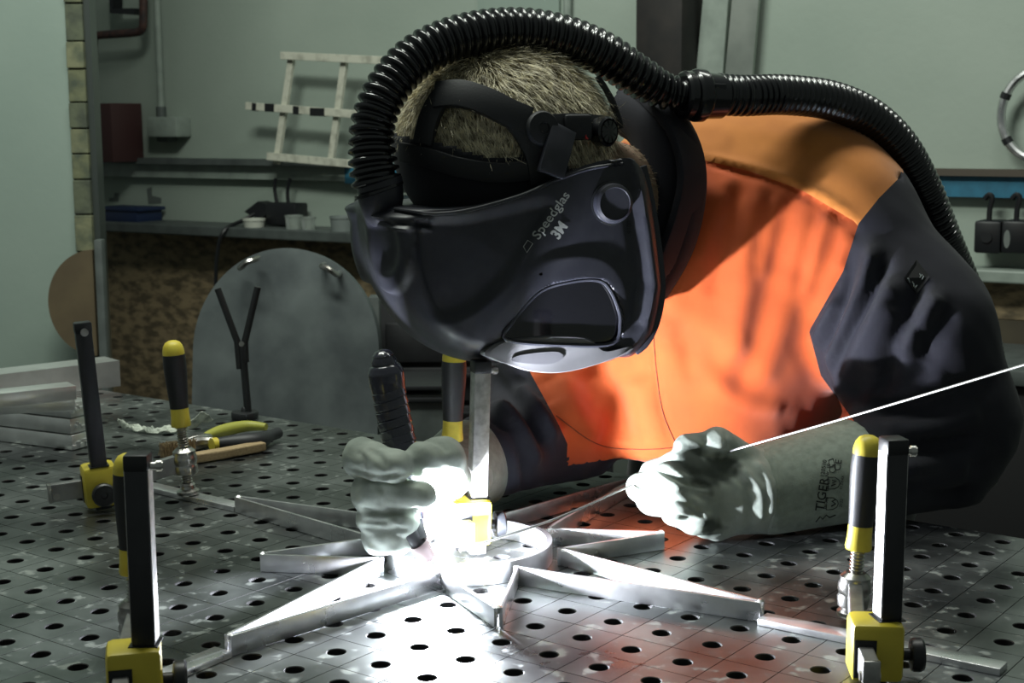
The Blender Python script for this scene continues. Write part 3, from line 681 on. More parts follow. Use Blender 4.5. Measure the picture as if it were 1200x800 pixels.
# ================================================================== implicit shapes for the welder's clothes and gloves
def sd_cap(P, a, b_, ra, rb):
    a = np.asarray(a, np.float32); b_ = np.asarray(b_, np.float32); ba = b_ - a
    t = np.clip(((P - a) @ ba) / max(float(ba @ ba), 1e-9), 0, 1)
    return np.linalg.norm(P - a - t[..., None] * ba, axis=-1) - (ra + (rb - ra) * t)
def sd_ell(P, c, r, R=None):
    q = P - np.asarray(c, np.float32)
    if R is not None: q = q @ np.asarray(R, np.float32)
    r = np.asarray(r, np.float32); k0 = np.linalg.norm(q / r, axis=-1); k1 = np.linalg.norm(q / r ** 2, axis=-1)
    return k0 * (k0 - 1) / (k1 + 1e-9)
def smin(a, b_, k):
    h = np.clip(0.5 + 0.5 * (b_ - a) / k, 0, 1); return b_ * (1 - h) + a * h - k * h * (1 - h)
def smax(a, b_, k): return -smin(-a, -b_, k)
def surface_nets(f, lo, hi, h):
    lo = np.asarray(lo, float); hi = np.asarray(hi, float)
    n = np.ceil((hi - lo) / h).astype(int) + 1
    ax = [lo[k] + h * np.arange(n[k]) for k in range(3)]
    G = np.stack(np.meshgrid(*ax, indexing='ij'), -1).astype(np.float32)
    v = f(G); ins = v < 0
    cn = np.array(n) - 1
    cnt = np.zeros(cn, np.float32); pos = np.zeros((*cn, 3), np.float32)
    sl = lambda d, k: slice(d, d + cn[k])
    corners = [(i, j, k) for i in (0, 1) for j in (0, 1) for k in (0, 1)]
    for c0 in corners:
        for axx in range(3):
            if c0[axx]: continue
            c1 = list(c0); c1[axx] = 1
            A = v[sl(c0[0], 0), sl(c0[1], 1), sl(c0[2], 2)]; B = v[sl(c1[0], 0), sl(c1[1], 1), sl(c1[2], 2)]
            m = (A < 0) != (B < 0)
            t = np.where(m, A / np.where(m, A - B, 1), 0)
            cnt += m
            for k in range(3):
                pos[..., k] += np.where(m, c0[k] + (t if k == axx else 0), 0)
    act = cnt > 0
    idx = -np.ones(cn, np.int64); ids = np.argwhere(act); idx[act] = np.arange(len(ids))
    V = lo + h * (ids + pos[act] / cnt[act][:, None])
    F = []
    for axx in range(3):
        o1, o2 = (axx + 1) % 3, (axx + 2) % 3
        s0 = [slice(None)] * 3; s1 = [slice(None)] * 3
        s0[axx] = slice(0, -1); s1[axx] = slice(1, None)
        ch = ins[tuple(s0)] != ins[tuple(s1)]; inv = ins[tuple(s0)]
        e = np.argwhere(ch); up = inv[ch]
        ok = (e[:, o1] >= 1) & (e[:, o2] >= 1) & (e[:, o1] < cn[o1]) & (e[:, o2] < cn[o2])
        e = e[ok]; up = up[ok]
        def cell(d1, d2):
            q = e.copy(); q[:, o1] -= d1; q[:, o2] -= d2; return idx[q[:, 0], q[:, 1], q[:, 2]]
        Q = np.stack([cell(1, 1), cell(0, 1), cell(0, 0), cell(1, 0)], 1)
        Q[~up] = Q[~up][:, ::-1]
        F.append(Q)
    F = np.concatenate(F); F = F[(F >= 0).all(1)]
    return V, F
def relax(V, F, n=2, lam=0.5):
    E = np.concatenate([F[:, [0, 1]], F[:, [1, 2]], F[:, [2, 3]], F[:, [3, 0]]])
    for _ in range(n):
        S = np.zeros_like(V); C = np.zeros(len(V))
        np.add.at(S, E[:, 0], V[E[:, 1]]); np.add.at(S, E[:, 1], V[E[:, 0]]); np.add.at(C, E[:, 0], 1); np.add.at(C, E[:, 1], 1)
        V = V + lam * (S / np.maximum(C, 1)[:, None] - V)
    return V
def vnormals(V, F):
    fn = np.cross(V[F[:, 2]] - V[F[:, 0]], V[F[:, 3]] - V[F[:, 1]])
    N = np.zeros_like(V)
    for k in range(4): np.add.at(N, F[:, k], fn)
    return N / (np.linalg.norm(N, axis=1)[:, None] + 1e-12)
def frame_px(V):
    q = (np.asarray(V) - CAM) @ RW.T
    return np.stack([600 + FPX * q[:, 0] / q[:, 2], 400 + FPX * q[:, 1] / q[:, 2]], 1)
def hit(bvh, x, y):
    d = ray(x, y); r = bvh.ray_cast(Vector(CAM), Vector(nrm(d)))
    return (None, None) if r[0] is None else (np.array(r[0]), np.array(r[1]))
def bvh_of(V, F): return BVHTree.FromPolygons([tuple(map(float, p)) for p in V], [tuple(map(int, f)) for f in F])
def sculpt(V, F, strokes, relax_n=1):
    """strokes = [(polyline as seen in the photograph, radius m, height m)]: ridges (+) and creases (-) laid on the surface"""
    bvh = bvh_of(V, F); N = vnormals(V, F); D = np.zeros(len(V))
    for pts, r, hgt in strokes:
        Q = [hit(bvh, x, y)[0] for x, y in spline(np.array(pts, float), max(6, int(len(pts) * 7)))]
        Q = [q for q in Q if q is not None]
        if len(Q) < 2: continue
        Q = np.array(Q)
        lo, hi = Q.min(0) - 3 * r, Q.max(0) + 3 * r
        near = np.where(((V > lo) & (V < hi)).all(1))[0]
        if not len(near): continue
        dm = np.full(len(near), 9.0); tt = np.zeros(len(near))
        for k in range(len(Q) - 1):
            a, b_ = Q[k], Q[k + 1]; ba = b_ - a
            if ba @ ba > 0.03 ** 2: continue
            t = np.clip(((V[near] - a) @ ba) / max(ba @ ba, 1e-9), 0, 1)
            d = np.linalg.norm(V[near] - a - t[:, None] * ba, axis=1)
            u = (k + t) / (len(Q) - 1); sel = d < dm; dm[sel] = d[sel]; tt[sel] = u[sel]
        D[near] += hgt * np.exp(-(dm / r) ** 2) * np.clip(np.minimum(tt, 1 - tt) * 7 + 0.25, 0, 1)
    V = V + N * D[:, None]
    return relax(V, F, relax_n, 0.4)
def vnoise(V, s, seed=0):
    """cheap smooth pseudo noise in -1..1"""
    r = np.random.default_rng(seed); out = np.zeros(len(V))
    for k in range(7):
        d = r.normal(size=3); d /= np.linalg.norm(d); out += np.sin(V @ d * s * r.uniform(0.6, 1.6) + r.uniform(0, 6.28))
    return out / 3.5
def link_mesh(name, V, F, materials, parent, mi=None, smooth=True):
    org = np.array(parent['_o']) if parent is not None else np.zeros(3)
    used = np.unique(F); mp = -np.ones(len(V), np.int64); mp[used] = np.arange(len(used))
    me = bpy.data.meshes.new(name); me.from_pydata((V[used] - org).tolist(), [], mp[F].tolist())
    for m in (materials if isinstance(materials, list) else [materials]): me.materials.append(m)
    if mi is not None: me.polygons.foreach_set('material_index', mi.astype(np.int32))
    if smooth: me.shade_smooth()
    o = bpy.data.objects.new(name, me); COL.objects.link(o); o.parent = parent; o['_o'] = [float(k) for k in org]
    return o
def in_poly(px, poly):
    poly = np.asarray(poly, float); x, y = px[:, 0], px[:, 1]; c = np.zeros(len(px), bool); n = len(poly)
    for k in range(n):
        x0, y0 = poly[k]; x1, y1 = poly[(k + 1) % n]
        m = ((y0 > y) != (y1 > y)) & (x < (x1 - x0) * (y - y0) / ((y1 - y0) if y1 != y0 else 1e-9) + x0); c ^= m
    return c
def poly_dist(px, poly):
    """signed distance (px) to a closed outline, positive inside"""
    poly = np.asarray(poly, float); d = np.full(len(px), 1e9); n = len(poly)
    for k in range(n):
        a, b_ = poly[k], poly[(k + 1) % n]; ba = b_ - a
        t = np.clip(((px - a) @ ba) / max(ba @ ba, 1e-9), 0, 1); d = np.minimum(d, np.linalg.norm(px - a - t[:, None] * ba, axis=1))
    return np.where(in_poly(px, poly), d, -d)

# ------------------------------------------------------------------ the welder
def fabric(name, c, c2, rough=0.85, weave=1400, sheen=0.25):
    return mat(name, c, rough, noise=(22, c2, 0.35, 0.7), bump=(weave, 0.35, 0.0006), sheen=sheen)
m_orange = fabric('orange_cotton', (0.58, 0.098, 0.014), (0.49, 0.076, 0.010))
m_yoke = fabric('orange_suede', (0.58, 0.20, 0.03), (0.48, 0.155, 0.022))
m_navy = fabric('navy_cotton', (0.013, 0.013, 0.022), (0.009, 0.009, 0.016), sheen=0.04)
m_glove = mat('glove_leather', (0.37, 0.41, 0.36), 0.8, noise=(40, (0.26, 0.30, 0.26), 0.35, 0.7), bump=(350, 0.3, 0.0008))
m_cuff = mat('gauntlet_suede', (0.29, 0.335, 0.285), 0.9, noise=(120, (0.215, 0.25, 0.21), 0.35, 0.7), bump=(700, 0.4, 0.0008))
def soiled(m):
    nt = m.node_tree; b = nt.nodes['Principled BSDF']; src = b.inputs['Base Color'].links[0].from_socket
    at_ = nt.nodes.new('ShaderNodeAttribute'); at_.attribute_name = 'soil'
    mx = nt.nodes.new('ShaderNodeMix'); mx.data_type = 'RGBA'; mx.inputs[7].default_value = (0.035, 0.045, 0.036, 1)
    nt.links.new(at_.outputs['Fac'], mx.inputs[0]); nt.links.new(src, mx.inputs[6]); nt.links.new(mx.outputs[2], b.inputs['Base Color'])
soiled(m_glove)
m_skin = mat('skin', (0.30, 0.20, 0.14), 0.65, noise=(40, (0.25, 0.16, 0.11), 0.4, 0.7))
m_denim = fabric('dark_trousers', (0.012, 0.012, 0.016), (0.008, 0.008, 0.011))

person = thing('person', 'person in orange and navy welding jacket leaning over the table, gloved hands working', 'person', (0.36, 2.0, FLOOR))
SL = at(985, 262, 1.74); SR = at(655, 345, 1.87)
EL = at(1104, 492, 1.69); WL = at(992, 553, 1.582)
ER = at(648, 506, 1.76); WRr = at(572, 536, 1.66)
HEAD = at(600, 190, 1.58)
HU = nrm((0.951, 0.309, 0)); HWt = nrm((0.309, -0.951, 0)); HV = np.array([0, 0, 1.0])      # back of head, his left, up
FW = nrm(-0.72 * HU - 0.69 * HV); UPH = nrm(-0.69 * HU + 0.72 * HV)
NECK = at(790, 250, 1.74)
PEL = np.array([0.36, 1.99, -0.06])

def f_body(P):
    hd = sd_ell(P, HEAD, (0.098, 0.105, 0.076), np.stack([FW, UPH, HWt], 1))
    jaw = sd_ell(P, HEAD + FW * 0.045 - UPH * 0.055, (0.052, 0.058, 0.052), np.stack([FW, UPH, HWt], 1))
    d = smin(hd, jaw, 0.03)
    d = smin(d, sd_cap(P, HEAD + FW * 0.094 + UPH * 0.0, HEAD + FW * 0.116 - UPH * 0.028, 0.007, 0.012), 0.012)      # nose
    for s in (-1, 1):
        d = smin(d, sd_ell(P, HEAD + HWt * s * 0.077 - FW * 0.005 - UPH * 0.01, (0.018, 0.03, 0.008), np.stack([FW, UPH, HWt], 1)), 0.006)   # ears
        d = smax(d, -sd_ell(P, HEAD + FW * 0.097 + HWt * s * 0.032 + UPH * 0.004, (0.012, 0.011, 0.017), np.stack([FW, UPH, HWt], 1)), 0.008)  # eye hollows
        d = smin(d, sd_ell(P, HEAD + FW * 0.086 + HWt * s * 0.032 + UPH * 0.004, (0.012, 0.012, 0.012)), 0.002)
    d = smin(d, sd_ell(P, HEAD + FW * 0.090 - UPH * 0.060, (0.010, 0.008, 0.024), np.stack([FW, UPH, HWt], 1)), 0.008)    # lips
    d = smin(d, sd_cap(P, HEAD + HU * 0.055 - HV * 0.02, NECK, 0.058, 0.062), 0.03)
    d = smin(d, sd_cap(P, at(860, 300, 1.84), PEL, 0.12, 0.12), 0.05)
    d = smin(d, sd_cap(P, SL, SR, 0.06, 0.06), 0.05)
    for a, b_, c in ((SL, EL, WL), (SR, ER, WRr)):
        d = smin(d, sd_cap(P, a, b_, 0.055, 0.042), 0.03); d = smin(d, sd_cap(P, b_, c, 0.042, 0.030), 0.02)
    for s, kx in ((-1, 0.27), (1, 0.45)):
        hip = PEL + np.array([0.09 * s, 0, -0.02]); kn = np.array([kx, 2.0, -0.44]); an = np.array([kx, 2.06, -0.80])
        d = smin(d, sd_cap(P, hip, kn, 0.085, 0.055), 0.04); d = smin(d, sd_cap(P, kn, an, 0.055, 0.038), 0.02)
        d = smin(d, sd_cap(P, an + np.array([0, 0.0, -0.02]), an + np.array([0, -0.15, -0.03]), 0.035, 0.028), 0.02)
    return d
V, F = surface_nets(f_body, (-0.20, 1.40, -0.862), (0.62, 2.20, 0.56), 0.0095)
V = relax(V, F, 1, 0.4)
body = link_mesh('body', V, F, m_skin, person)

def f_jacket(P):
    d = sd_ell(P, at(858, 300, 1.83), (0.185, 0.165, 0.19))
    d = smin(d, sd_cap(P, at(815, 420, 1.83), at(790, 520, 1.83), 0.165, 0.155), 0.06)
    d = smin(d, sd_cap(P, at(880, 330, 1.90), PEL + np.array([0, 0.0, 0.05]), 0.15, 0.155), 0.08)
    d = smin(d, sd_cap(P, SR, at(800, 250, 1.80), 0.085, 0.09), 0.05)
    d = smin(d, sd_cap(P, at(800, 232, 1.79), at(940, 232, 1.79), 0.085, 0.098), 0.05)
    d = smin(d, sd_cap(P, at(930, 240, 1.79), SL, 0.10, 0.088), 0.05)
    d = smax(d, -(P[..., 2] - 0.045 - 0.10 * np.clip(P[..., 1] - 1.80, 0, 1)), 0.012)                # hem
    arm = smin(sd_cap(P, SL, at(1060, 390, 1.69), 0.086, 0.097), sd_cap(P, at(1060, 390, 1.69), EL, 0.097, 0.082), 0.03)
    arm = smin(arm, sd_cap(P, EL, WL, 0.080, 0.050), 0.035)
    arm = smin(arm, sd_cap(P, at(1098, 560, 1.665), at(1010, 560, 1.60), 0.056, 0.050), 0.03)
    d = smin(d, arm, 0.022)
    ar = smin(sd_cap(P, SR, ER, 0.088, 0.078), sd_cap(P, ER, WRr, 0.072, 0.054), 0.03)
    d = smin(d, ar, 0.02)
    d = smax(d, -(P[..., 2] - np.where(P[..., 0] < 0.17, 0.0196, 0.003)), 0.004)
    return d
V, F = surface_nets(f_jacket, (-0.08, 1.48, -0.03), (0.66, 2.18, 0.50), 0.0052)
V = relax(V, F, 2, 0.5)
N = vnormals(V, F)
V = V + N * (0.0014 * vnoise(V, 30, 3) + 0.0006 * vnoise(V, 75, 5) + 0.0005 * vnoise(V, 150, 21))[:, None]
ST = [
    # chest folds
    ([(795, 215), (765, 290), (745, 350)], 0.012, -0.008), ([(835, 205), (815, 270), (790, 340), (780, 400)], 0.018, 0.010),
    ([(868, 215), (850, 280), (835, 350)], 0.012, -0.006), ([(893, 215), (880, 290), (868, 370), (860, 430)], 0.018, 0.009),
    ([(925, 232), (908, 300), (896, 350), (880, 420), (860, 470)], 0.016, -0.005), ([(950, 245), (935, 310), (915, 380), (885, 460)], 0.020, 0.006),
    ([(985, 268), (968, 320), (950, 370)], 0.012, -0.003), ([(998, 275), (992, 300), (985, 318)], 0.010, 0.008),
    ([(690, 430), (715, 470), (730, 520)], 0.016, -0.010), ([(655, 440), (680, 490), (700, 520)], 0.015, 0.006), ([(745, 440), (760, 490), (770, 530)], 0.018, 0.008),
    ([(800, 400), (850, 430), (905, 470)], 0.018, -0.004), ([(640, 440), (650, 470)], 0.012, -0.006),
    # gathers hanging from the yoke
    ([(905, 218), (893, 260), (880, 320)], 0.008, -0.0045), ([(918, 224), (906, 265), (893, 330)], 0.008, 0.0045), ([(958, 240), (948, 280), (936, 330)], 0.008, -0.0045), ([(972, 250), (960, 290), (944, 350)], 0.008, 0.0045),
    ([(855, 205), (842, 255), (822, 310)], 0.009, 0.0045), ([(700, 440), (708, 470), (700, 505)], 0.010, 0.005), ([(780, 360), (800, 400), (812, 450)], 0.012, -0.004), ([(830, 440), (870, 470), (920, 480)], 0.012, 0.005),
    # yoke hem: overlapping edge with a small step below it
    ([(822, 190), (880, 204), (940, 226), (1003, 266)], 0.0045, -0.006), ([(822, 182), (880, 196), (940, 218), (1005, 257)], 0.006, 0.004),
    ([(850, 165), (900, 175), (930, 195)], 0.02, -0.003),
    # hem seam and button line
    ([(655, 488), (690, 515), (720, 525), (765, 526), (820, 520)], 0.003, -0.0022), ([(764, 355), (768, 420), (776, 480), (792, 522)], 0.003, -0.0022),
    # sleeve folds, left arm
    ([(1005, 265), (985, 320), (950, 388)], 0.0045, -0.006),
    ([(984, 350), (968, 378), (957, 404)], 0.009, 0.012), ([(1000, 300), (990, 350), (970, 410)], 0.007, -0.010),
    ([(1022, 285), (1013, 335), (993, 388), (977, 428)], 0.010, 0.018), ([(1036, 300), (1022, 350), (1000, 400), (983, 440)], 0.007, -0.013),
    ([(1050, 325), (1024, 372), (996, 420), (990, 440), (1003, 474)], 0.014, 0.019), ([(1050, 360), (1030, 400), (1015, 430)], 0.012, 0.010), ([(1080, 335), (1062, 375), (1045, 420), (1035, 460)], 0.009, -0.012),
    ([(1100, 345), (1082, 370), (1062, 398), (1050, 415)], 0.010, 0.013), ([(1065, 365), (1080, 395), (1095, 425)], 0.006, -0.005), ([(1115, 360), (1095, 400), (1075, 440)], 0.012, -0.009),
    ([(1020, 480), (1070, 478), (1130, 455), (1170, 440)], 0.012, -0.010), ([(1030, 500), (1090, 500), (1150, 480)], 0.013, 0.009), ([(1040, 520), (1090, 522), (1140, 515)], 0.010, -0.009), ([(1060, 545), (1100, 552), (1135, 545)], 0.012, 0.008), ([(1055, 570), (1100, 580), (1135, 575)], 0.010, -0.008), ([(1010, 470), (1050, 462), (1110, 440)], 0.012, 0.008),
    # right sleeve
    ([(575, 440), (605, 470), (640, 520)], 0.009, -0.010), ([(585, 470), (610, 500), (630, 545)], 0.009, 0.011), ([(570, 480), (595, 505), (612, 545), (615, 575)], 0.008, -0.010), ([(610, 445), (635, 480), (650, 520)], 0.010, 0.010), ([(595, 440), (625, 455), (655, 490)], 0.008, -0.009), ([(590, 500), (605, 530), (608, 570)], 0.009, 0.009),
]
pv_ = frame_px(V)
wz = np.exp(-(((pv_[:, 0] - 1090) / 60) ** 2 + ((pv_[:, 1] - 530) / 55) ** 2)) * (V[:, 1] < 1.75)
sp_ = pv_[:, 1] + pv_[:, 0] * 0.25 + 8 * vnoise(V, 22, 12)
V = V + vnormals(V, F) * (wz * 0.004 * np.sin(sp_ * 2 * math.pi / 30))[:, None]
V = sculpt(V, F, ST, 1)
cen = V[F].mean(1); pc_ = frame_px(cen)
# pattern pieces of the jacket, cut along its seams
seamL = [(1085, 160), (1052, 210), (1030, 232), (1006, 262), (988, 318), (948, 388), (962, 440), (1000, 492), (990, 640), (1300, 640), (1300, 160)]
isL = in_poly(pc_, seamL) & (cen[:, 0] > 0.20)
isL |= (pc_[:, 0] > 1000) & (cen[:, 0] > 0.30) & (cen[:, 2] < 0.12) & (cen[:, 1] < 1.72)
seamR = [(500, 300), (700, 300), (690, 360), (600, 400), (619, 432), (655, 498), (665, 520), (670, 640), (400, 640), (400, 300)]
isR = (in_poly(pc_, seamR) & (cen[:, 0] < 0.12) | (cen[:, 2] < 0.047) & (cen[:, 0] < 0.15)) & ~isL
yk = np.interp(pc_[:, 0], [600, 700, 800, 822, 880, 940, 1003, 1100], [150, 160, 182, 187, 201, 223, 264, 330])
isY = (pc_[:, 1] < yk) & ~isL & ~isR
isF = ~(isL | isR | isY)
cls = np.where(isL, 1, np.where(isR, 2, np.where(isY, 3, 0)))
mn = np.full(len(V), 9); mx_ = np.full(len(V), -1)
for k in range(4): np.minimum.at(mn, F[:, k], cls); np.maximum.at(mx_, F[:, k], cls)
bv = np.where(mn != mx_)[0]; pv = frame_px(V[bv]); dep = (V[bv] - CAM) @ RW[2]
best = np.full(len(bv), 9.0); mv = np.zeros((len(bv), 2))
for pl_ in (seamL[1:8], seamR[2:7], [(800, 182), (822, 187), (880, 201), (940, 223), (1006, 262)]):
    for q in range(len(pl_) - 1):
        a = np.array(pl_[q], float); ba = np.array(pl_[q + 1], float) - a
        t = np.clip(((pv - a) @ ba) / (ba @ ba), 0, 1); off = a + t[:, None] * ba - pv; dd = np.linalg.norm(off, axis=1)
        sel = dd < best; best[sel] = dd[sel]; mv[sel] = off[sel]
mv[best > 8] = 0
V[bv] += (mv[:, :1] * RW[0] + mv[:, 1:] * RW[1]) * (dep / FPX)[:, None]
jk = link_mesh('jacket', V, F[isF], m_orange, person); jk['label'] = 'orange jacket front with seams'
link_mesh('yoke', V, F[isY], m_yoke, jk); link_mesh('sleeve', V, F[isL], m_navy, jk); link_mesh('sleeve', V, F[isR], m_navy, jk)
JB = bvh_of(V, F)
# stitch lines of hem and front placket
m_thread = mat('dark_thread', (0.16, 0.035, 0.012), 0.8)
for pts in ([(652, 487), (690, 515), (720, 525), (765, 526), (800, 523)], [(764, 352), (768, 420), (776, 480), (792, 520)]):
    b = MB(); q = [hit(JB, x, y) for x, y in spline(np.array(pts, float), 40)]
    q = [p + n * 0.0004 for p, n in q if p is not None]
    b.tube(q, 0.0006, 6); b.build('stitch_line', m_thread, jk)
# trousers
def f_tr(P):
    d = sd_cap(P, PEL + np.array([-0.05, 0, 0.03]), PEL + np.array([0.05, 0, 0.03]), 0.145, 0.145)
    for s, kx in ((-1, 0.27), (1, 0.45)):
        hip = PEL + np.array([0.09 * s, 0, -0.02]); kn = np.array([kx, 2.0, -0.44]); an = np.array([kx, 2.06, -0.80])
        d = smin(d, sd_cap(P, hip, kn, 0.10, 0.075), 0.05); d = smin(d, sd_cap(P, kn, an, 0.075, 0.062), 0.03)
    return d
Vt, Ft = surface_nets(f_tr, (0.05, 1.80, -0.86), (0.66, 2.2, 0.14), 0.014)
link_mesh('trousers', relax(Vt, Ft, 2), Ft, m_denim, person)
# stand-up collar and cloth neck seal
cpath = spline([at(738, 118, 1.70), at(772, 130, 1.660), at(800, 160, 1.632), at(811, 208, 1.622), at(800, 262, 1.625), at(778, 318, 1.635), at(756, 352, 1.66)], 40)
cdir_ = nrm((0.75, -0.6, 0.25))
b = MB(); b.tube(cpath, 0, flat=(0.024, 0.0045, cdir_)); b.build('collar', m_navy, jk, 30, 0.0012)
cp2 = spline([at(735, 128, 1.70), at(768, 148, 1.668), at(788, 200, 1.655), at(780, 275, 1.66), at(755, 335, 1.675)], 30)
b = MB(); b.tube(cp2, [0.030 + 0.008 * math.sin(math.pi * k / 29) for k in range(30)], 14); b.build('neck_seal', m_navy, jk)

# ------------------------------------------------------------------ gloves
def glove(name, f, lo, hi, h, strokes, soil=None, label=None):
    V, F = surface_nets(f, lo, hi, h); V = relax(V, F, 1, 0.5)
    N = vnormals(V, F); V = V + N * (0.0009 * vnoise(V, 130, 11) + 0.0006 * vnoise(V, 330, 13))[:, None]
    V = sculpt(V, F, strokes, 1)
    return V, F
# his left hand (right in the picture): closed over the filler rod, fingers to the left
def cap_px(P, a, b_, ra, rb): return sd_cap(P, at(*a), at(*b_), ra, rb)
def f_gl(P):
    d = sd_ell(P, at(856, 577, 1.535), (0.052, 0.045, 0.044))
    d = smin(d, cap_px(P, (855, 575, 1.53), (912, 572, 1.553), 0.044, 0.048), 0.015)
    def fin(a, b_, c, r0, r1, r2): return smin(cap_px(P, a, b_, r0, r1), cap_px(P, b_, c, r1, r2), 0.005)
    fing = fin((850, 556, 1.520), (800, 547, 1.498), (764, 554, 1.512), 0.0195, 0.0190, 0.0140)         # index
    m1 = fin((848, 579, 1.512), (785, 565, 1.483), (750, 571, 1.502), 0.0205, 0.0200, 0.0150)
    r1 = fin((845, 600, 1.508), (794, 588, 1.480), (762, 588, 1.498), 0.0200, 0.0190, 0.0145)
    p1 = fin((842, 613, 1.512), (816, 606, 1.487), (790, 602, 1.498), 0.0175, 0.0175, 0.0135)
    for q in (m1, r1, p1): fing = smin(fing, q, 0.0012)
    fing = smin(fing, cap_px(P, (836, 612, 1.505), (824, 618, 1.503), 0.018, 0.012), 0.006)
    d = smin(d, fing, 0.006)
    th = smin(cap_px(P, (872, 540, 1.53), (840, 520, 1.515), 0.0190, 0.0165), cap_px(P, (840, 520, 1.515), (804, 524, 1.505), 0.0165, 0.0135), 0.008)
    d = smin(d, th, 0.003)
    return smax(d, -(P[..., 2] - 0.002), 0.003)
VL, FL = glove('l', f_gl, (0.08, 1.44, -0.002), (0.34, 1.63, 0.16), 0.0023, [
    ([(768, 548), (800, 563), (832, 571)], 0.003, -0.004), ([(750, 578), (800, 588), (830, 610)], 0.003, -0.0035), ([(770, 597), (800, 606), (826, 613)], 0.003, -0.003),
    ([(858, 550), (878, 580), (880, 620)], 0.006, -0.003), ([(885, 540), (902, 570), (903, 605)], 0.006, 0.005), ([(870, 548), (890, 575), (892, 612)], 0.004, 0.0025), ([(850, 505), (853, 520), (848, 532)], 0.003, -0.0025), ([(822, 508), (826, 520), (822, 532)], 0.003, -0.002)])
pL = frame_px(VL); soil = np.zeros(len(VL)); nz = vnoise(VL, 160, 4) * 5 + vnoise(VL, 420, 6) * 3
for poly in ([(788, 512), (800, 508), (822, 518), (826, 536), (850, 535), (872, 545), (862, 570), (835, 574), (800, 556), (772, 548), (766, 541), (792, 533)], [(822, 612), (838, 604), (844, 618), (836, 636), (820, 636)]):
    soil = np.maximum(soil, np.clip((poly_dist(pL, poly) + nz) / 9 + 0.35, 0, 1))
gl = link_mesh('glove', VL, FL, m_glove, person)
gl.data.attributes.new('soil', 'FLOAT', 'POINT').data.foreach_set('value', (soil * 0.9).astype(np.float32))
def f_cuffL(P):
    ax = at(900, 574, 1.548); bx = at(1006, 549, 1.588)
    o = sd_cap(P, ax, bx, 0.0495, 0.0570)
    u = nrm(bx - ax); t = (P - ax) @ u.astype(np.float32)
    return smax(smax(o, t - np.linalg.norm(bx - ax), 0.003), -(P[..., 2] - 0.0015), 0.003)
VC, FCq = surface_nets(f_cuffL, (0.2, 1.47, -0.004), (0.42, 1.68, 0.17), 0.0034); VC = relax(VC, FCq, 2)
VC = VC + vnormals(VC, FCq) * (0.0009 * vnoise(VC, 40, 2))[:, None]
VC = sculpt(VC, FCq, [([(900, 530), (912, 570), (905, 620)], 0.006, 0.003), ([(890, 525), (880, 535)], 0.006, -0.003)])
cuffL = link_mesh('gauntlet', VC, FCq, m_cuff, gl); CB_L = bvh_of(VC, FCq)

# his right hand (left in the picture): fist around the torch
def f_gr(P):
    d = sd_ell(P, at(470, 592, 1.430), (0.038, 0.028, 0.044))
    d = smin(d, cap_px(P, (488, 592, 1.440), (540, 555, 1.600), 0.033, 0.041), 0.02)
    def finger(a, b_, c, r0, r1, r2): return smin(cap_px(P, a, b_, r0, r1), cap_px(P, b_, c, r1, r2), 0.005)
    i1 = finger((432, 540, 1.420), (424, 536, 1.382), (462, 546, 1.350), 0.0195, 0.0185, 0.0165)
    m1 = finger((436, 577, 1.415), (436, 578, 1.375), (494, 582, 1.345), 0.0205, 0.0195, 0.0140)
    r1 = finger((442, 605, 1.410), (440, 607, 1.375), (474, 612, 1.348), 0.0190, 0.0175, 0.0145)
    p1 = finger((448, 630, 1.407), (444, 630, 1.377), (466, 632, 1.352), 0.0180, 0.0170, 0.0145)
    fg = smin(smin(i1, m1, 0.001), smin(r1, p1, 0.001), 0.001)
    d = smin(d, fg, 0.008)
    th = smin(cap_px(P, (528, 560, 1.435), (518, 538, 1.388), 0.0210, 0.0215), cap_px(P, (518, 538, 1.388), (494, 538, 1.368), 0.0215, 0.0165), 0.008)
    d = smin(d, th, 0.007)
    return smax(d, -(P[..., 2] - 0.002), 0.003)
VR, FR = glove('r', f_gr, (-0.21, 1.30, -0.004), (0.0, 1.66, 0.17), 0.0023, [
    ([(410, 548), (440, 558), (472, 555)], 0.0025, -0.003), ([(420, 594), (450, 601), (495, 596)], 0.0025, -0.003), ([(422, 618), (450, 621), (480, 620)], 0.0025, -0.003), ([(430, 525), (445, 535), (452, 550)], 0.004, -0.002), ([(500, 515), (515, 520), (526, 530)], 0.003, -0.002), ([(425, 610), (455, 612)], 0.0025, -0.002), ([(418, 528), (428, 540), (426, 552)], 0.003, -0.0022), ([(444, 562), (448, 578), (444, 594)], 0.003, -0.0018), ([(425, 566), (460, 570), (500, 574)], 0.0025, 0.0018), ([(430, 640), (450, 646), (470, 642)], 0.0025, 0.002), ([(412, 552), (440, 562), (470, 560)], 0.002, 0.002), ([(462, 604), (466, 612), (462, 620)], 0.003, -0.002)])
gr_ = link_mesh('glove', VR, FR, m_glove, person)
def f_cuffR(P):
    ax = at(520, 562, 1.565); bx = at(553, 543, 1.645)
    u = nrm(bx - ax); t = (P - ax) @ u.astype(np.float32); L = np.linalg.norm(bx - ax)
    o = sd_cap(P, ax, bx + u * 0.03, 0.043, 0.056)
    return smax(smax(o, t - L, 0.003), -(P[..., 2] - 0.0015), 0.003)
VC2, FC2 = surface_nets(f_cuffR, (-0.16, 1.48, -0.004), (0.06, 1.75, 0.19), 0.0034); VC2 = relax(VC2, FC2, 2)
link_mesh('gauntlet', VC2, FC2, m_cuff, gr_)

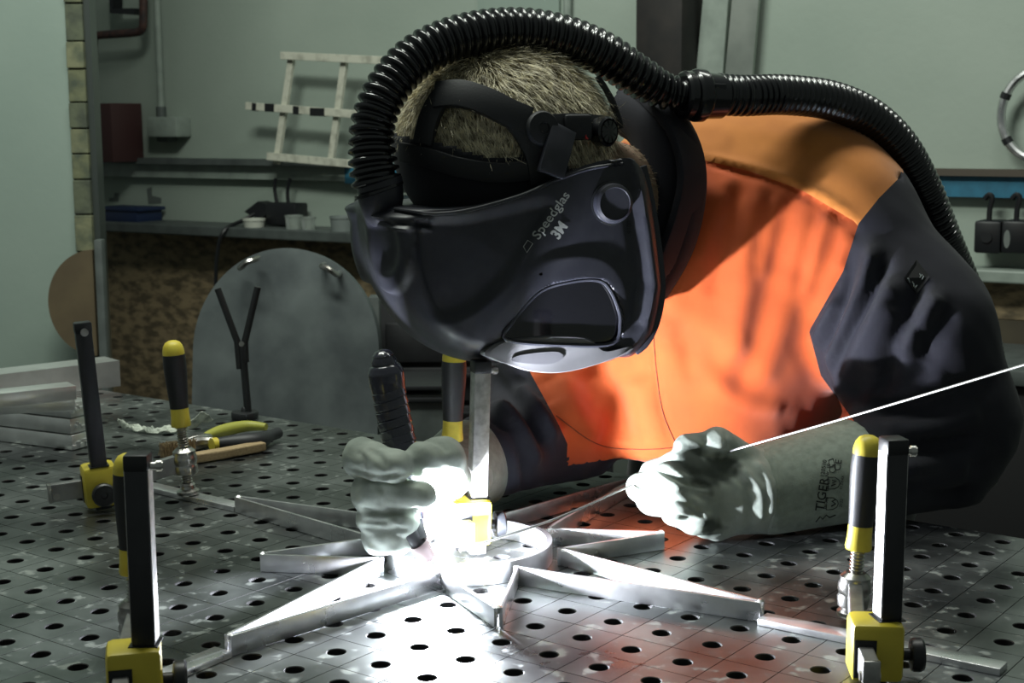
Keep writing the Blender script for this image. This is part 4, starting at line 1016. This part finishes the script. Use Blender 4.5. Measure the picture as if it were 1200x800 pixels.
# ------------------------------------------------------------------ lettering helper
def text_curve(s, bold=0.0, shear=0.0):
    cu = bpy.data.curves.new('lettering', 'FONT'); cu.body = s; cu.size = 1.0; cu.offset = bold; cu.shear = shear; cu.resolution_u = 3
    cu.align_x = 'CENTER'; cu.align_y = 'CENTER'
    o = bpy.data.objects.new('lettering', cu); COL.objects.link(o)
    me = bpy.data.meshes.new_from_object(o.evaluated_get(bpy.context.evaluated_depsgraph_get()))
    P = np.array([v.co[:2] for v in me.vertices]); Fs = [tuple(p.vertices) for p in me.polygons]
    bpy.data.objects.remove(o); bpy.data.curves.remove(cu); bpy.data.meshes.remove(me)
    return P, Fs
def letter(name, s, cx, cy, angle, height, surf, material, parent, bold=0.0, shear=0.0, stretch=1.0, lift=0.0006):
    """lettering laid on a surface (bvh); centre, size and slant as read off the photograph"""
    P, Fs = text_curve(s, bold, shear); a = math.radians(angle); V = []; ok = True
    for x, y in P:
        x *= height * stretch * 1.38; y *= height * 1.38
        px_, py_ = cx + x * math.cos(a) + y * math.sin(a) * 1.0 * (1), cy + x * math.sin(a) * -1 - y * math.cos(a) * -1 * -1
        px_ = cx + x * math.cos(a) - y * math.sin(a); py_ = cy - (x * math.sin(a) + y * math.cos(a))
        q, n = hit(surf, px_, py_)
        if q is None: return None
        V.append(q + n * lift * (1 if np.dot(n, ray(px_, py_)) < 0 else -1))
    b = MB(); b.add(V, Fs); return b.build(name, material, parent, 0)
def linework(name, polys, wpx, surf, material, parent, lift=0.0006, Y=1.5):
    b = MB(); r = wpx / 2 / FPX * Y
    for pts in polys:
        q = []
        for x, y in pts:
            p_, n = hit(surf, x, y)
            if p_ is not None: q.append(p_ + n * lift * 0.3 * (1 if np.dot(n, ray(x, y)) < 0 else -1))
        if len(q) > 1: b.tube(q, r, 5)
    return b.build(name, material, parent, 0)
m_ink = mat('black_ink', (0.012, 0.014, 0.013), 0.8)
letter('print', 'TIGER', 963.5, 579, 81, 10.5, CB_L, m_ink, cuffL, 0.01)
letter('print', '120510', 965, 549, 81, 5.0, CB_L, m_ink, cuffL, 0.01)
letter('print', 'Nr. 10', 970, 551, 81, 4.2, CB_L, m_ink, cuffL, 0.01)
letter('print', 'EN 407', 970.5, 568, 81, 3.4, CB_L, m_ink, cuffL, 0.01)
letter('print', 'EN 388', 968, 589, 81, 3.4, CB_L, m_ink, cuffL, 0.01)
letter('print', '413X4X', 986.5, 565, 81, 3.6, CB_L, m_ink, cuffL)
letter('print', '3122', 985.5, 589, 81, 3.6, CB_L, m_ink, cuffL)
letter('print', 'CE', 982, 545, 81, 8.0, CB_L, m_ink, cuffL, 0.005)
def shield(cx, cy, s): return [(cx + s * x, cy + s * y) for x, y in [(-1, -0.9), (-0.85, -1.0), (0.2, -1.0), (0.85, -0.55), (1.05, 0.0), (0.75, 0.6), (0.1, 0.95), (-0.95, 1.0), (-1, -0.9)]]
linework('pictogram', [shield(977, 566, 7.0), shield(975, 590, 7.0), [(971.5, 538.5), (976, 537), (979.5, 551), (976, 553.5), (972.5, 552.5), (971, 539)], [(975, 545), (979, 544)], [(972, 547), (977, 546)]], 1.0, CB_L, m_ink, cuffL)
linework('pictogram', [[(974, 569), (979, 567), (975, 566), (980, 563.5), (975, 562.5)], [(974, 593), (979, 590), (975, 587), (979, 585)], [(956, 611), (961, 605), (964, 608), (968, 603), (972, 606), (979, 603)]], 1.8, CB_L, m_ink, cuffL)
# sleeve badge
bq = [hit(JB, x, y) for x, y in [(1073, 305), (1089, 325), (1074, 345), (1059, 326)]]
bn = nrm(sum(n for _, n in bq)); bn = bn if np.dot(bn, ray(1073, 325)) < 0 else -bn
b = MB(); b.prism([p + bn * 0.0010 for p, _ in bq], bn * 0.0014); badge = b.build('sleeve_badge', mat('badge_black', (0.004, 0.004, 0.005), 0.6), jk, 0)
BB = bvh_of(np.array([np.array(p) + bn * 0.0025 for p, _ in bq]), [(0, 1, 2, 3)])
m_pale = mat('pale_print', (0.30, 0.34, 0.34), 0.6)
linework('badge_mark', [[(1063.5, 326), (1062, 330), (1064, 334), (1066.5, 331), (1065, 326.5), (1063.5, 326)], [(1069, 330), (1067.5, 335), (1070, 339), (1073, 337)], [(1071, 332), (1070.5, 335), (1072.5, 337.5), (1074.5, 334)]], 1.2, BB, m_pale, badge)
linework('badge_mark', [[(1077.5, 320.5), (1079, 323)], [(1078, 325), (1080.5, 321.5), (1082.3, 323.5), (1080.5, 327)]], 1.0, BB, m_pale, badge)
# ================================================================== welding helmet
m_shell = mat('helmet_plastic', (0.020, 0.021, 0.029), 0.36, noise=(60, (0.027, 0.028, 0.036), 0.4, 0.7), rvar=(25, 0.30, 0.46))
m_chin = mat('chin_plastic', (0.12, 0.12, 0.125), 0.45, noise=(30, (0.095, 0.095, 0.10), 0.4, 0.7))
m_glass = mat('side_window_glass', (0.006, 0.006, 0.008), 0.06, coat=0.6)
m_rubber = mat('hose_rubber', (0.008, 0.0085, 0.010), 0.22, coat=0.3)
m_strap = mat('headgear_black', (0.010, 0.011, 0.014), 0.55, bump=(500, 0.2, 0.0005))
m_cloth = fabric('dark_head_cloth', (0.011, 0.012, 0.018), (0.008, 0.009, 0.013), sheen=0.1)
HPC = at(600, 300, 1.575); HWID = 0.102
helmet = thing('welding_helmet', 'black welding helmet with side window and air hose worn by the welder', 'helmet', HPC)
COUT = [(428, 236), (424, 262), (429, 300), (442, 335), (461, 368), (488, 398), (522, 415), (560, 420), (600, 421), (645, 421), (690, 418), (722, 408), (742, 385), (750, 340), (748, 280), (742, 225), (728, 200), (680, 208), (600, 228), (500, 240)]
SOUT = [(500, 250), (496, 275), (498, 305), (506, 335), (520, 362), (540, 384), (565, 394), (592, 398), (620, 400), (655, 402), (700, 406), (733, 411), (756, 386), (767, 338), (760, 275), (752, 220), (738, 187), (688, 193), (610, 226), (545, 243)]
def closed_keys(P, per):
    P = np.asarray(P, float); m = len(P); out = []
    for q in range(m):
        p0, p1, p2, p3 = P[(q - 1) % m], P[q], P[(q + 1) % m], P[(q + 2) % m]
        t = np.linspace(0, 1, per, endpoint=False)[:, None]
        out.append(0.5 * (2 * p1 + (p2 - p0) * t + (2 * p0 - 5 * p1 + 4 * p2 - p3) * t ** 2 + (3 * p1 - p0 - 3 * p2 + p3) * t ** 3))
    return np.concatenate(out)
PER = 14
C3 = np.array([onplane(x, y, HPC, HWt) for x, y in closed_keys(COUT, PER)])
S3 = np.array([onplane(x, y, HPC + HWt * HWID, HWt) for x, y in closed_keys(SOUT, PER)])
S3p = S3 - HWt * HWID
rings = []
for th in np.linspace(0, math.pi / 2, 26):
    c_, s_ = math.cos(th), math.sin(th)
    rings.append(S3p + (C3 - S3p) * c_ ** 0.9 + HWt * HWID * s_ ** 0.85)
cenS = S3.mean(0)
for t in np.linspace(0, 1, 44)[1:]:
    rings.append(S3 + (cenS - S3) * min(t, 0.985) + HWt * 0.010 * math.sin(t * math.pi / 2))
nr, nc = len(rings), len(C3)
VH = np.concatenate(rings)
FH = []
for q in range(nr - 1):
    k = np.arange(nc); k2 = (k + 1) % nc
    FH.append(np.stack([q * nc + k, q * nc + k2, (q + 1) * nc + k2, (q + 1) * nc + k], 1))
FH = np.concatenate(FH)
if np.dot(vnormals(VH, FH)[-nc // 2], HWt) < 0: FH = FH[:, ::-1]
pxH = frame_px(VH); NHm = vnormals(VH, FH)
def step(poly, width): return np.clip(poly_dist(pxH, poly) / width * 0.5 + 0.5, 0, 1) ** 2 * (3 - 2 * np.clip(poly_dist(pxH, poly) / width * 0.5 + 0.5, 0, 1))
A_cover = spline(np.array([(492, 262), (560, 254), (640, 238), (622, 280), (595, 325), (565, 354), (540, 368), (517, 373), (503, 362), (495, 330), (491, 295)], float), 60, True)
A_arch = spline(np.array([(560, 398), (590, 352), (625, 310), (665, 296), (705, 298), (730, 320), (738, 355), (736, 395), (700, 420), (620, 415)], float), 60, True)
A_win = spline(np.array([(594, 398), (600, 378), (632, 342), (668, 330), (700, 328), (714, 338), (724, 360), (727, 378), (718, 402), (660, 404)], float), 60, True)
A_u = spline(np.array([(430, 246), (460, 254), (488, 262), (487, 300), (479, 328), (466, 342), (450, 334), (438, 306), (431, 272)], float), 50, True)
A_u2 = spline(np.array([(440, 262), (462, 262), (470, 290), (466, 312), (457, 316), (447, 300)], float), 40, True)
front = (np.arange(len(VH)) >= 3 * nc)
fade = np.clip((np.arange(len(VH)) // nc) / 6.0, 0, 1)
D = (-0.0100 * step(A_cover, 9) + 0.0022 * step(A_arch, 8) - 0.0145 * step(A_win, 2.5) + 0.0075 * step(A_u, 4) - 0.0065 * step(A_u2, 6)) * fade
# rear flange: a low lip along the back edge
rear = np.array([(737, 187), (750, 222), (759, 275), (766, 335), (756, 384), (735, 409)], float)
dr = np.full(len(VH), 1e9)
for q in range(len(rear) - 1):
    a, ba = rear[q], rear[q + 1] - rear[q]; t = np.clip(((pxH - a) @ ba) / (ba @ ba), 0, 1); dr = np.minimum(dr, np.linalg.norm(pxH - a - t[:, None] * ba, axis=1))
D += 0.004 * np.exp(-(dr / 5) ** 2) * front - 0.003 * np.exp(-((dr - 16) / 6) ** 2) * fade
# ribs under the top rim at the front
rib = np.array([(428, 249), (470, 254), (504, 257)], float); 
for off_, hgt in ((0, 0.0035), (7, -0.003), (12, 0.003)):
    d_ = np.full(len(VH), 1e9)
    for q in range(2):
        a, ba = rib[q] + (0, off_), rib[q + 1] - rib[q]; t = np.clip(((pxH - a) @ ba) / (ba @ ba), 0, 1); d_ = np.minimum(d_, np.linalg.norm(pxH - a - t[:, None] * ba, axis=1))
    D += hgt * np.exp(-(d_ / 3.0) ** 2) * np.clip((np.arange(len(VH)) // nc - 5) / 8.0, 0, 1)
VH = VH + NHm * D[:, None]
# the far half mirrors the near half
off_ = (VH - HPC) @ HWt
VM = VH - 2 * off_[:, None] * HWt
VA = np.concatenate([VH, VM]); FA = np.concatenate([FH, FH[:, ::-1] + len(VH)])
shell = link_mesh('shell', VA, FA, m_shell, helmet)
shell.data.set_sharp_from_angle(angle=math.radians(40))
HB = bvh_of(VA, FA)
# chin guard
chin_top = [(566, 412), (590, 398), (640, 393), (682, 394), (697, 401), (712, 411), (742, 405)]
chin_bot = [(736, 413), (705, 425), (672, 434), (645, 437), (615, 434), (590, 426), (572, 420)]
cp_ = [onplane(x, y, HPC + HWt * (HWID + 0.002), HWt) for x, y in spline(np.array(chin_top + chin_bot, float), 70, True)]
b = MB()
cpa = np.array(cp_); cc = cpa.mean(0); rr_ = []
for w, sc in ((HWID + 0.006, 0.93), (HWID + 0.004, 0.985), (HWID - 0.006, 1.0), (0.03, 1.0), (-0.03, 1.0), (-HWID + 0.006, 1.0), (-HWID - 0.006, 0.93)):
    fw = 1.0
    rr_.append(cc + (cpa - cc) * sc + HWt * (w - HWID - 0.002))
nn = len(cpa); Vc = np.concatenate(rr_); Fcn = []
for q in range(len(rr_) - 1):
    for k in range(nn): Fcn.append((q * nn + k, q * nn + (k + 1) % nn, (q + 1) * nn + (k + 1) % nn, (q + 1) * nn + k))
Fcn.append(tuple(range(nn))); Fcn.append(tuple((len(rr_) - 1) * nn + k for k in range(nn)))
b.add(Vc, Fcn); cg_ = b.build('chin_guard', m_chin, helmet, 30)
vent = [onplane(x, y, HPC + HWt * (HWID + 0.0075), HWt) for x, y in spline(np.array([(600, 423), (640, 427), (660, 420), (652, 412), (610, 416)], float), 24, True)]
b = MB(); b.prism(vent, -HWt * 0.002); b.build('vent_pad', mat('chin_plastic_dark', (0.10, 0.10, 0.11), 0.5), cg_)
# side window pane with its frame
win = [onplane(x, y, HPC + HWt * (HWID + 0.0020), HWt) for x, y in A_win]
b = MB(); b.prism(win, -HWt * 0.004); pane = b.build('side_window', m_glass, helmet)
frm = [onplane(x, y, HPC + HWt * (HWID + 0.0060), HWt) for x, y in A_win]
b = MB(); b.tube(frm, 0.0022, 8, closed=True); b.build('window_frame', m_shell, pane)
# rear rim band of the helmet, standing off the shell
band = spline([onplane(x, y, HPC + HWt * (HWID - 0.010), HWt) for x, y in [(748, 196), (758, 240), (767, 300), (770, 340), (764, 375), (753, 398), (742, 407)]], 40)
b = MB(); b.tube(band, 0, flat=(0.0022, 0.009, HU)); b.build('rear_rim', m_shell, helmet, 30, 0.0006)
# top rim
def rimp(x, y, l=0.0015):
    q, n = hit(HB, x, y); return q + n * l if q is not None else None
tr_ = [rimp(x, y) for x, y in spline(np.array([(463, 246), (500, 250), (545, 247), (608, 230), (650, 212), (690, 198), (730, 192)], float), 50)]
tr_ = [q for q in tr_ if q is not None]
b = MB(); b.tube(tr_, 0.0018, 8); b.build('top_rim', m_shell, helmet)
# pivot knob at the ear
kc, kn = hit(HB, 716, 238)
b = MB(); b.lathe([(0.0205, -0.004), (0.0205, 0.006), (0.0195, 0.010), (0.0165, 0.012), (0.0160, 0.0105), (0.001, 0.0100)], kc, HWt, 36); kn_ = b.build('pivot_knob', m_shell, helmet)
b = MB(); b.lathe([(0.0225, -0.004), (0.0225, 0.002), (0.0208, 0.003)], kc, HWt, 36); b.build('knob_bezel', mat('gloss_black', (0.010, 0.011, 0.013), 0.15), kn_)
# lettering on the shell
m_let = mat('grey_lettering', (0.42, 0.44, 0.42), 0.55)
letter('lettering', 'Speedglas', 646, 252.5, 55, 10.8, HB, m_let, helmet, 0.012, 0.0, 1.12)
letter('lettering', '3M', 655.5, 270, 55, 12.5, HB, m_let, helmet, 0.035, 0.0, 0.9)
letter('lettering', '9100', 737.5, 266, 90, 5.6, HB, mat('embossed_black', (0.004, 0.004, 0.005), 0.3), helmet, 0.02)
linework('lettering_mark', [[(613.5, 289), (618.5, 281.5), (624.5, 285.5), (617.5, 296), (613.5, 289)]], 1.1, HB, m_let, helmet, 0.001)

# ------------------------------------------------------------------ corrugated breathing hose
def hose(path, r, pitch, amp, name, parent, taper=None):
    P = np.asarray(path); L = np.r_[0, np.cumsum(np.linalg.norm(np.diff(P, axis=0), axis=1))]
    n = int(L[-1] / pitch * 8); s_ = np.linspace(0, L[-1], n)
    Q = np.stack([np.interp(s_, L, P[:, k]) for k in range(3)], 1)
    ph = (s_ / pitch) % 1.0
    rad = r + amp * (np.clip(np.cos((ph - 0.5) * 2 * math.pi) * 1.6, -1, 1))
    if taper is not None: rad = rad * np.interp(s_ / L[-1], *taper)
    b = MB(); b.tube(Q, rad, 28); return b.build(name, m_rubber, parent, 60)
hp1 = spline([at(446, 228, 1.475), at(440, 208, 1.475), at(436, 180, 1.478), at(437, 145, 1.485), at(455, 102, 1.497), at(490, 65, 1.515), at(540, 43, 1.535), at(600, 35, 1.56), at(655, 42, 1.58), at(705, 62, 1.60), at(745, 88, 1.615), at(775, 105, 1.625), at(800, 110, 1.63)], 300)
hose(hp1, 0.0205, 0.0098, 0.0024, 'breathing_hose', helmet, ([0, 0.05, 0.12, 0.8, 0.9, 1], [1.12, 1.12, 1.0, 1.05, 1.0, 0.80]))
hp2 = spline([at(838, 110, 1.645), at(870, 112, 1.66), at(920, 111, 1.69), at(975, 118, 1.72), at(1020, 138, 1.745), at(1055, 172, 1.765), at(1082, 222, 1.785), at(1105, 280, 1.80), at(1130, 340, 1.82), at(1152, 400, 1.84), at(1160, 470, 1.90), at(1150, 560, 2.0)], 300)
h2 = hose(hp2, 0.0215, 0.0078, 0.0016, 'breathing_hose', helmet, ([0, 1], [1.0, 1.0]))
cdir = nrm(at(850, 112, 1.65) - at(800, 110, 1.63))
b = MB(); c0 = at(798, 111, 1.629)
b.lathe([(0.0235, 0), (0.0262, 0.003), (0.0262, 0.010), (0.0240, 0.012), (0.0275, 0.014), (0.0290, 0.017), (0.0290, 0.026), (0.0255, 0.030), (0.0245, 0.050), (0.0215, 0.053)], c0, cdir, 32); cn_ = b.build('hose_connector', m_rubber, helmet)
b = MB(); cq = c0 + cdir * 0.041; b.box(cq + np.array([0, -0.0235, 0.003]), (0.022, 0.004, 0.020), frame(cdir), 0.001); b.build('connector_label', m_strap, cn_)
# air duct between hose and shell
b = MB(); b.tube(spline([at(446, 205, 1.475), at(446, 230, 1.475), at(449, 262, 1.485)], 12), [0.021, 0.022, 0.0225, 0.023, 0.023, 0.023, 0.022, 0.021, 0.02, 0.018, 0.016, 0.012], 20); b.build('air_duct', m_shell, helmet)

# ------------------------------------------------------------------ headgear under the shell
HR = np.stack([HU, HV, HWt], 1); HRAD = np.array([0.116, 0.103, 0.086]); HCEN = at(593, 168, 1.58)
def on_head(x, y, lift=0.0):
    """point on the hair-covered head seen at x, y"""
    d = nrm(ray(x, y)); o = (CAM - HCEN) @ HR; dl = d @ HR; r = HRAD + lift
    A = ((dl / r) ** 2).sum(); B = 2 * (o * dl / r ** 2).sum(); C_ = ((o / r) ** 2).sum() - 1
    D_ = B * B - 4 * A * C_
    t = (-B - math.sqrt(D_)) / (2 * A) if D_ > 0 else -B / (2 * A)
    return CAM + d * t
def head_n(p): q = ((np.asarray(p) - HCEN) @ HR) / HRAD ** 2; return nrm(HR @ q)
def strap(name, pts, hw, thick, m, lift=0.008, n=30, parent=None):
    q = np.array([on_head(x, y, lift) for x, y in spline(np.array(pts, float), n)]); up = np.array([head_n(p) for p in q])
    b = MB(); b.tube(q, 0, flat=(hw, thick, up)); return b.build(name, m, parent or helmet, 30, 0.0006)
strap('crown_strap', [(522, 108), (511, 122), (502, 142), (496, 168)], 0.011, 0.0035, m_strap, 0.010)
strap('crown_strap', [(510, 112), (540, 110), (572, 120), (598, 133), (620, 142)], 0.014, 0.004, m_strap, 0.012)
strap('side_strap', [(592, 128), (612, 150), (628, 180), (634, 215)], 0.012, 0.0035, m_strap, 0.012)
strap('head_band', [(470, 178), (500, 184), (540, 196), (590, 202), (640, 196)], 0.010, 0.003, m_strap, 0.011)
strap('head_band', [(640, 150), (670, 148), (700, 150), (716, 153)], 0.013, 0.004, m_strap, 0.010)
strap('nape_strap', [(700, 90), (712, 108), (722, 130), (728, 150)], 0.010, 0.003, m_strap, 0.010)
# cloth hood between the hair and the shell, following the head
gv, gu = np.meshgrid(np.linspace(-1.25, 0.42, 60), np.linspace(-math.pi, math.pi, 140), indexing='ij')
gp = np.stack([np.cos(gv) * np.sin(gu), np.sin(gv), np.cos(gv) * np.cos(gu)], -1).reshape(-1, 3)
Vh = HCEN + (gp * (HRAD + 0.008)) @ HR.T; Vh = Vh + (gp @ HR.T) * (0.002 * vnoise(Vh, 60, 8))[:, None]
k = np.arange(59 * 139); r_, c_ = k // 139, k % 139; i0 = r_ * 140 + c_
Fh = np.stack([i0, i0 + 1, i0 + 141, i0 + 140], 1)
pf = frame_px(Vh[Fh].mean(1)); lim = np.interp(pf[:, 0], [440, 470, 500, 525, 560, 600, 625, 645, 665, 700, 740], [150, 160, 166, 170, 183, 186, 176, 172, 196, 200, 205])
hood = link_mesh('face_cloth', Vh, Fh[pf[:, 1] > lim], m_cloth, helmet)
sm = hood.modifiers.new('thick', 'SOLIDIFY'); sm.thickness = 0.003
# pivot block, arm and ratchet
pb = on_head(645, 152, 0.012); pn = head_n(pb)
b = MB(); b.lathe([(0.017, -0.006), (0.018, 0.004), (0.016, 0.008), (0.006, 0.009), (0.005, 0.007)], on_head(634, 151, 0.012), pn, 24); b.build('pivot_block', m_strap, helmet)
b = MB(); q0 = on_head(660, 150, 0.016); q1 = at(645, 205, 1.475); b.tube(spline([q0, (q0 + q1) / 2 + np.array([0, -0.004, 0]), q1], 12), 0, flat=(0.014, 0.004, HWt)); b.build('pivot_arm', m_shell, helmet, 30, 0.001)
b = MB(); b.box(on_head(676, 149, 0.014), (0.030, 0.014, 0.026), np.stack([HU, HWt, HV], 1), 0.004); b.build('ratchet_box', m_strap, helmet)
rk = on_head(705, 154, 0.016)
b = MB(); b.lathe([(0.015, -0.004)] + [(0.0155, 0.003), (0.0155, 0.009), (0.0135, 0.011), (0.0125, 0.009), (0.0115, 0.011), (0.004, 0.012)], rk, nrm(HWt + 0.5 * HU), 24); rkn = b.build('ratchet_knob', m_rubber, helmet)
for k in range(9):
    w = 2 * math.pi * k / 9; ax = nrm(HWt + 0.5 * HU); e1_ = nrm(np.cross(ax, HV)); e2_ = np.cross(ax, e1_)
    b = MB(); d_ = e1_ * math.cos(w) + e2_ * math.sin(w); b.box(rk + ax * 0.011 + d_ * 0.008, (0.007, 0.0014, 0.002), np.stack([d_, np.cross(ax, d_), ax], 1)); b.build('grip_rib', m_rubber, rkn, 0)
rl, rn = on_head(687, 160, 0.020), head_n(on_head(687, 160))
b = MB(); b.lathe([(0.003, 0), (0.003, 0.002)], rl, rn, 10); b.build('red_tab', mat('red_tab', (0.5, 0.02, 0.02), 0.5), helmet)

# ------------------------------------------------------------------ hair
m_hair = mat('hair', (0.92, 0.84, 0.60), 0.45, noise=(110, (0.30, 0.26, 0.18), 0.42, 0.62), spec=0.4)
m_stub = mat('short_hair', (0.40, 0.31, 0.20), 0.6, noise=(150, (0.22, 0.17, 0.11), 0.4, 0.62))
def strands(name, roots, normals, flow, length, width, m, lift, parent, curl=0.25, seed=1):
    r = np.random.default_rng(seed); n = len(roots)
    ln = length * r.uniform(0.6, 1.15, n); T = flow - normals * (flow * normals).sum(1)[:, None]
    T = T / (np.linalg.norm(T, axis=1)[:, None] + 1e-9) + r.normal(0, curl, (n, 3)); T /= np.linalg.norm(T, axis=1)[:, None]
    d0 = T + normals * lift; d0 /= np.linalg.norm(d0, axis=1)[:, None]
    side = np.cross(d0, normals + r.normal(0, 0.4, (n, 3))); side /= np.linalg.norm(side, axis=1)[:, None] + 1e-9
    V = []; K = 4
    P = roots.copy(); d = d0.copy()
    for k in range(K):
        w = width * (1 - k / (K - 0.6))
        V += [P - side * w[:, None] if hasattr(w, '__len__') else P - side * w, P + side * w]
        d = d - normals * (0.10 + 0.12 * lift); d /= np.linalg.norm(d, axis=1)[:, None]
        P = P + d * (ln / (K - 1))[:, None]
    Vv = np.stack(V, 1).reshape(-1, 3)
    base = np.arange(n)[:, None] * (2 * K)
    Fq = np.concatenate([base + np.array([[2 * k, 2 * k + 1, 2 * k + 3, 2 * k + 2]]) for k in range(K - 1)])
    o = link_mesh(name, Vv, Fq, m, parent, smooth=False); o['kind'] = 'stuff'; return o
# scalp under the hair
f_sc = lambda P: sd_ell(P, HCEN, HRAD - 0.004, HR)
lo = HCEN - 0.14; hi = HCEN + 0.14
Vs, Fs_ = surface_nets(f_sc, lo, hi, 0.008)
hair = link_mesh('hair', Vs, Fs_, mat('hair_base', (0.16, 0.14, 0.09), 0.8), person)
q = rng.normal(size=(26000, 3)); q /= np.linalg.norm(q, axis=1)[:, None]
loc = q * (HRAD - 0.004); nl = q / HRAD; nl /= np.linalg.norm(nl, axis=1)[:, None]
root = HCEN + loc @ HR.T; nw = nl @ HR.T; pr = frame_px(root)
keep = (loc[:, 1] > -0.035) & (pr[:, 1] < np.interp(pr[:, 0], [440, 470, 500, 525, 560, 600, 625, 645, 665, 700, 740], [150, 160, 166, 170, 183, 186, 176, 172, 196, 200, 205]) - 4)
root, nw, loc = root[keep], nw[keep], loc[keep]
flow = (-HV * 1.3 + HU * 0.35 + HWt * 0.5)[None] + 0.45 * np.stack([np.sin(root[:, 0] * 60 + root[:, 2] * 40), 0 * root[:, 0], np.cos(root[:, 0] * 45)], 1)
strands('hair_strands', root, nw, flow, 0.028, 0.00048, m_hair, 0.7, hair, 0.28, 3)
# cropped hair on nape and cheek
Pn = []
nb = bvh_of(np.array([v.co for v in body.data.vertices]) + np.array(person['_o']), [tuple(p.vertices) for p in body.data.polygons])
for k in range(5000):
    x, y = rng.uniform(690, 800), rng.uniform(140, 300); p_, n_ = hit(nb, x, y)
    if p_ is not None: Pn.append((p_, n_))
if Pn:
    rp = np.array([p for p, _ in Pn]); rn_ = np.array([n for _, n in Pn])
    strands('nape_hair', rp, rn_, np.tile(HU - 0.6 * HV, (len(rp), 1)), 0.007, 0.00035, m_stub, 0.5, hair, 0.4, 5)

# ================================================================== torch and filler rod
m_tape = mat('glossy_tape', (0.030, 0.030, 0.045), 0.18, coat=0.7, bump=(160, 0.5, 0.0015, (0.2, 0.2, 1)))
tdirs = [at(450, 424, 1.405), at(456, 460, 1.405), at(466, 510, 1.398), at(476, 550, 1.384)]
tor = thing('welding_torch', 'tape-wrapped welding torch held upright in the gloved fist at left', 'torch', at(502, 650, 1.352))
pth = spline(tdirs + [at(486, 592, 1.366), at(490, 612, 1.354)], 120)
rad = []
for k in range(120):
    t = k / 119; r = np.interp(t, [0, 0.02, 0.06, 0.12, 0.2, 0.6, 0.75, 0.85, 1.0], [0.007, 0.0145, 0.0178, 0.0176, 0.0160, 0.0158, 0.012, 0.0075, 0.0070])
    if 0.22 < t < 0.68: r += 0.0006 * math.sin(k * 1.9)
    rad.append(r)
b = MB(); b.tube(pth, rad, 24); b.build('handle', m_tape, tor)
b = MB(); d0 = nrm(tdirs[0] - tdirs[1]); b.lathe([(0.0125, 0), (0.0128, 0.004), (0.0100, 0.009), (0.0105, 0.010), (0.0070, 0.014), (0.002, 0.0155)], tdirs[0] - d0 * 0.003, d0, 20); b.build('end_cap', m_tape, tor)
for k in range(10):
    c = pth[16 + k * 7]; t = nrm(pth[17 + k * 7] - pth[15 + k * 7])
    b = MB(); b.lathe([(0.0160, -0.0045), (0.0168, -0.004), (0.0168, 0.0035), (0.0160, 0.0045)], c, nrm(t + np.array([0.12, 0.1, 0])), 22, False); b.build('tape_turn', m_tape, tor)
m_neck = mat('torch_head', (0.05, 0.05, 0.055), 0.4)
b = MB(); b.tube(spline([at(485, 600, 1.360), at(489, 618, 1.352), at(493, 632, 1.348)], 10), 0.0072, 14); b.build('neck', m_neck, tor)
h0 = at(479, 622, 1.346); h1 = at(494, 641, 1.347); h2_ = at(502, 652, 1.350)
b = MB(); b.lathe([(0.0060, -0.004), (0.0075, -0.001), (0.0078, 0.006), (0.0070, np.linalg.norm(h1 - h0))], h0, h1 - h0, 18); b.build('back_cap', m_neck, tor)
b = MB(); b.lathe([(0.0092, 0), (0.0098, 0.002), (0.0098, 0.006), (0.0082, 0.012), (0.0075, 0.020), (0.0068, 0.020), (0.0070, 0.010)], h1 - nrm(h2_ - h1) * 0.006, h2_ - h1, 20, False); b.build('ceramic_cup', mat('pink_ceramic', (0.35, 0.27, 0.27), 0.5), tor)
b = MB(); b.tube([h1, h1 + nrm(h2_ - h1) * 0.022], 0.0012, 8); b.build('electrode', m_chrome, tor)
rod_p = spline([np.array(ARC) + np.array([0.022, 0.004, -0.004]), at(650, 608, 1.425), at(738, 569.5, 1.487), at(800, 546, 1.515), at(850, 531, 1.505), at(872, 523.5, 1.475), at(1000, 487, 1.40), at(1215, 423, 1.26)], 80)
b = MB(); b.tube(rod_p, 0.00125, 8); o = b.build('filler_rod', mat('filler_alu', (0.55, 0.55, 0.54), 0.4, 1.0), None)
tag(o, 'long thin filler rod held in right-hand glove, running off the picture', 'rod')
# the arc itself: a short bright column just under the light's centre
b = MB(); b.lathe([(0.0006, 0.0), (0.0014, 0.0015), (0.0020, 0.0045), (0.0012, 0.0070), (0.0004, 0.0085)], np.array(ARC) + np.array([0, 0, -0.0150]), (0, 0, 1), 12)
o = b.build('welding_arc', mat('arc_plasma', (1, 1, 1), 1.0, emit=((0.92, 0.95, 1.0), 60.0)), None)
tag(o, 'blinding white welding arc between torch cup and star ring', 'arc')
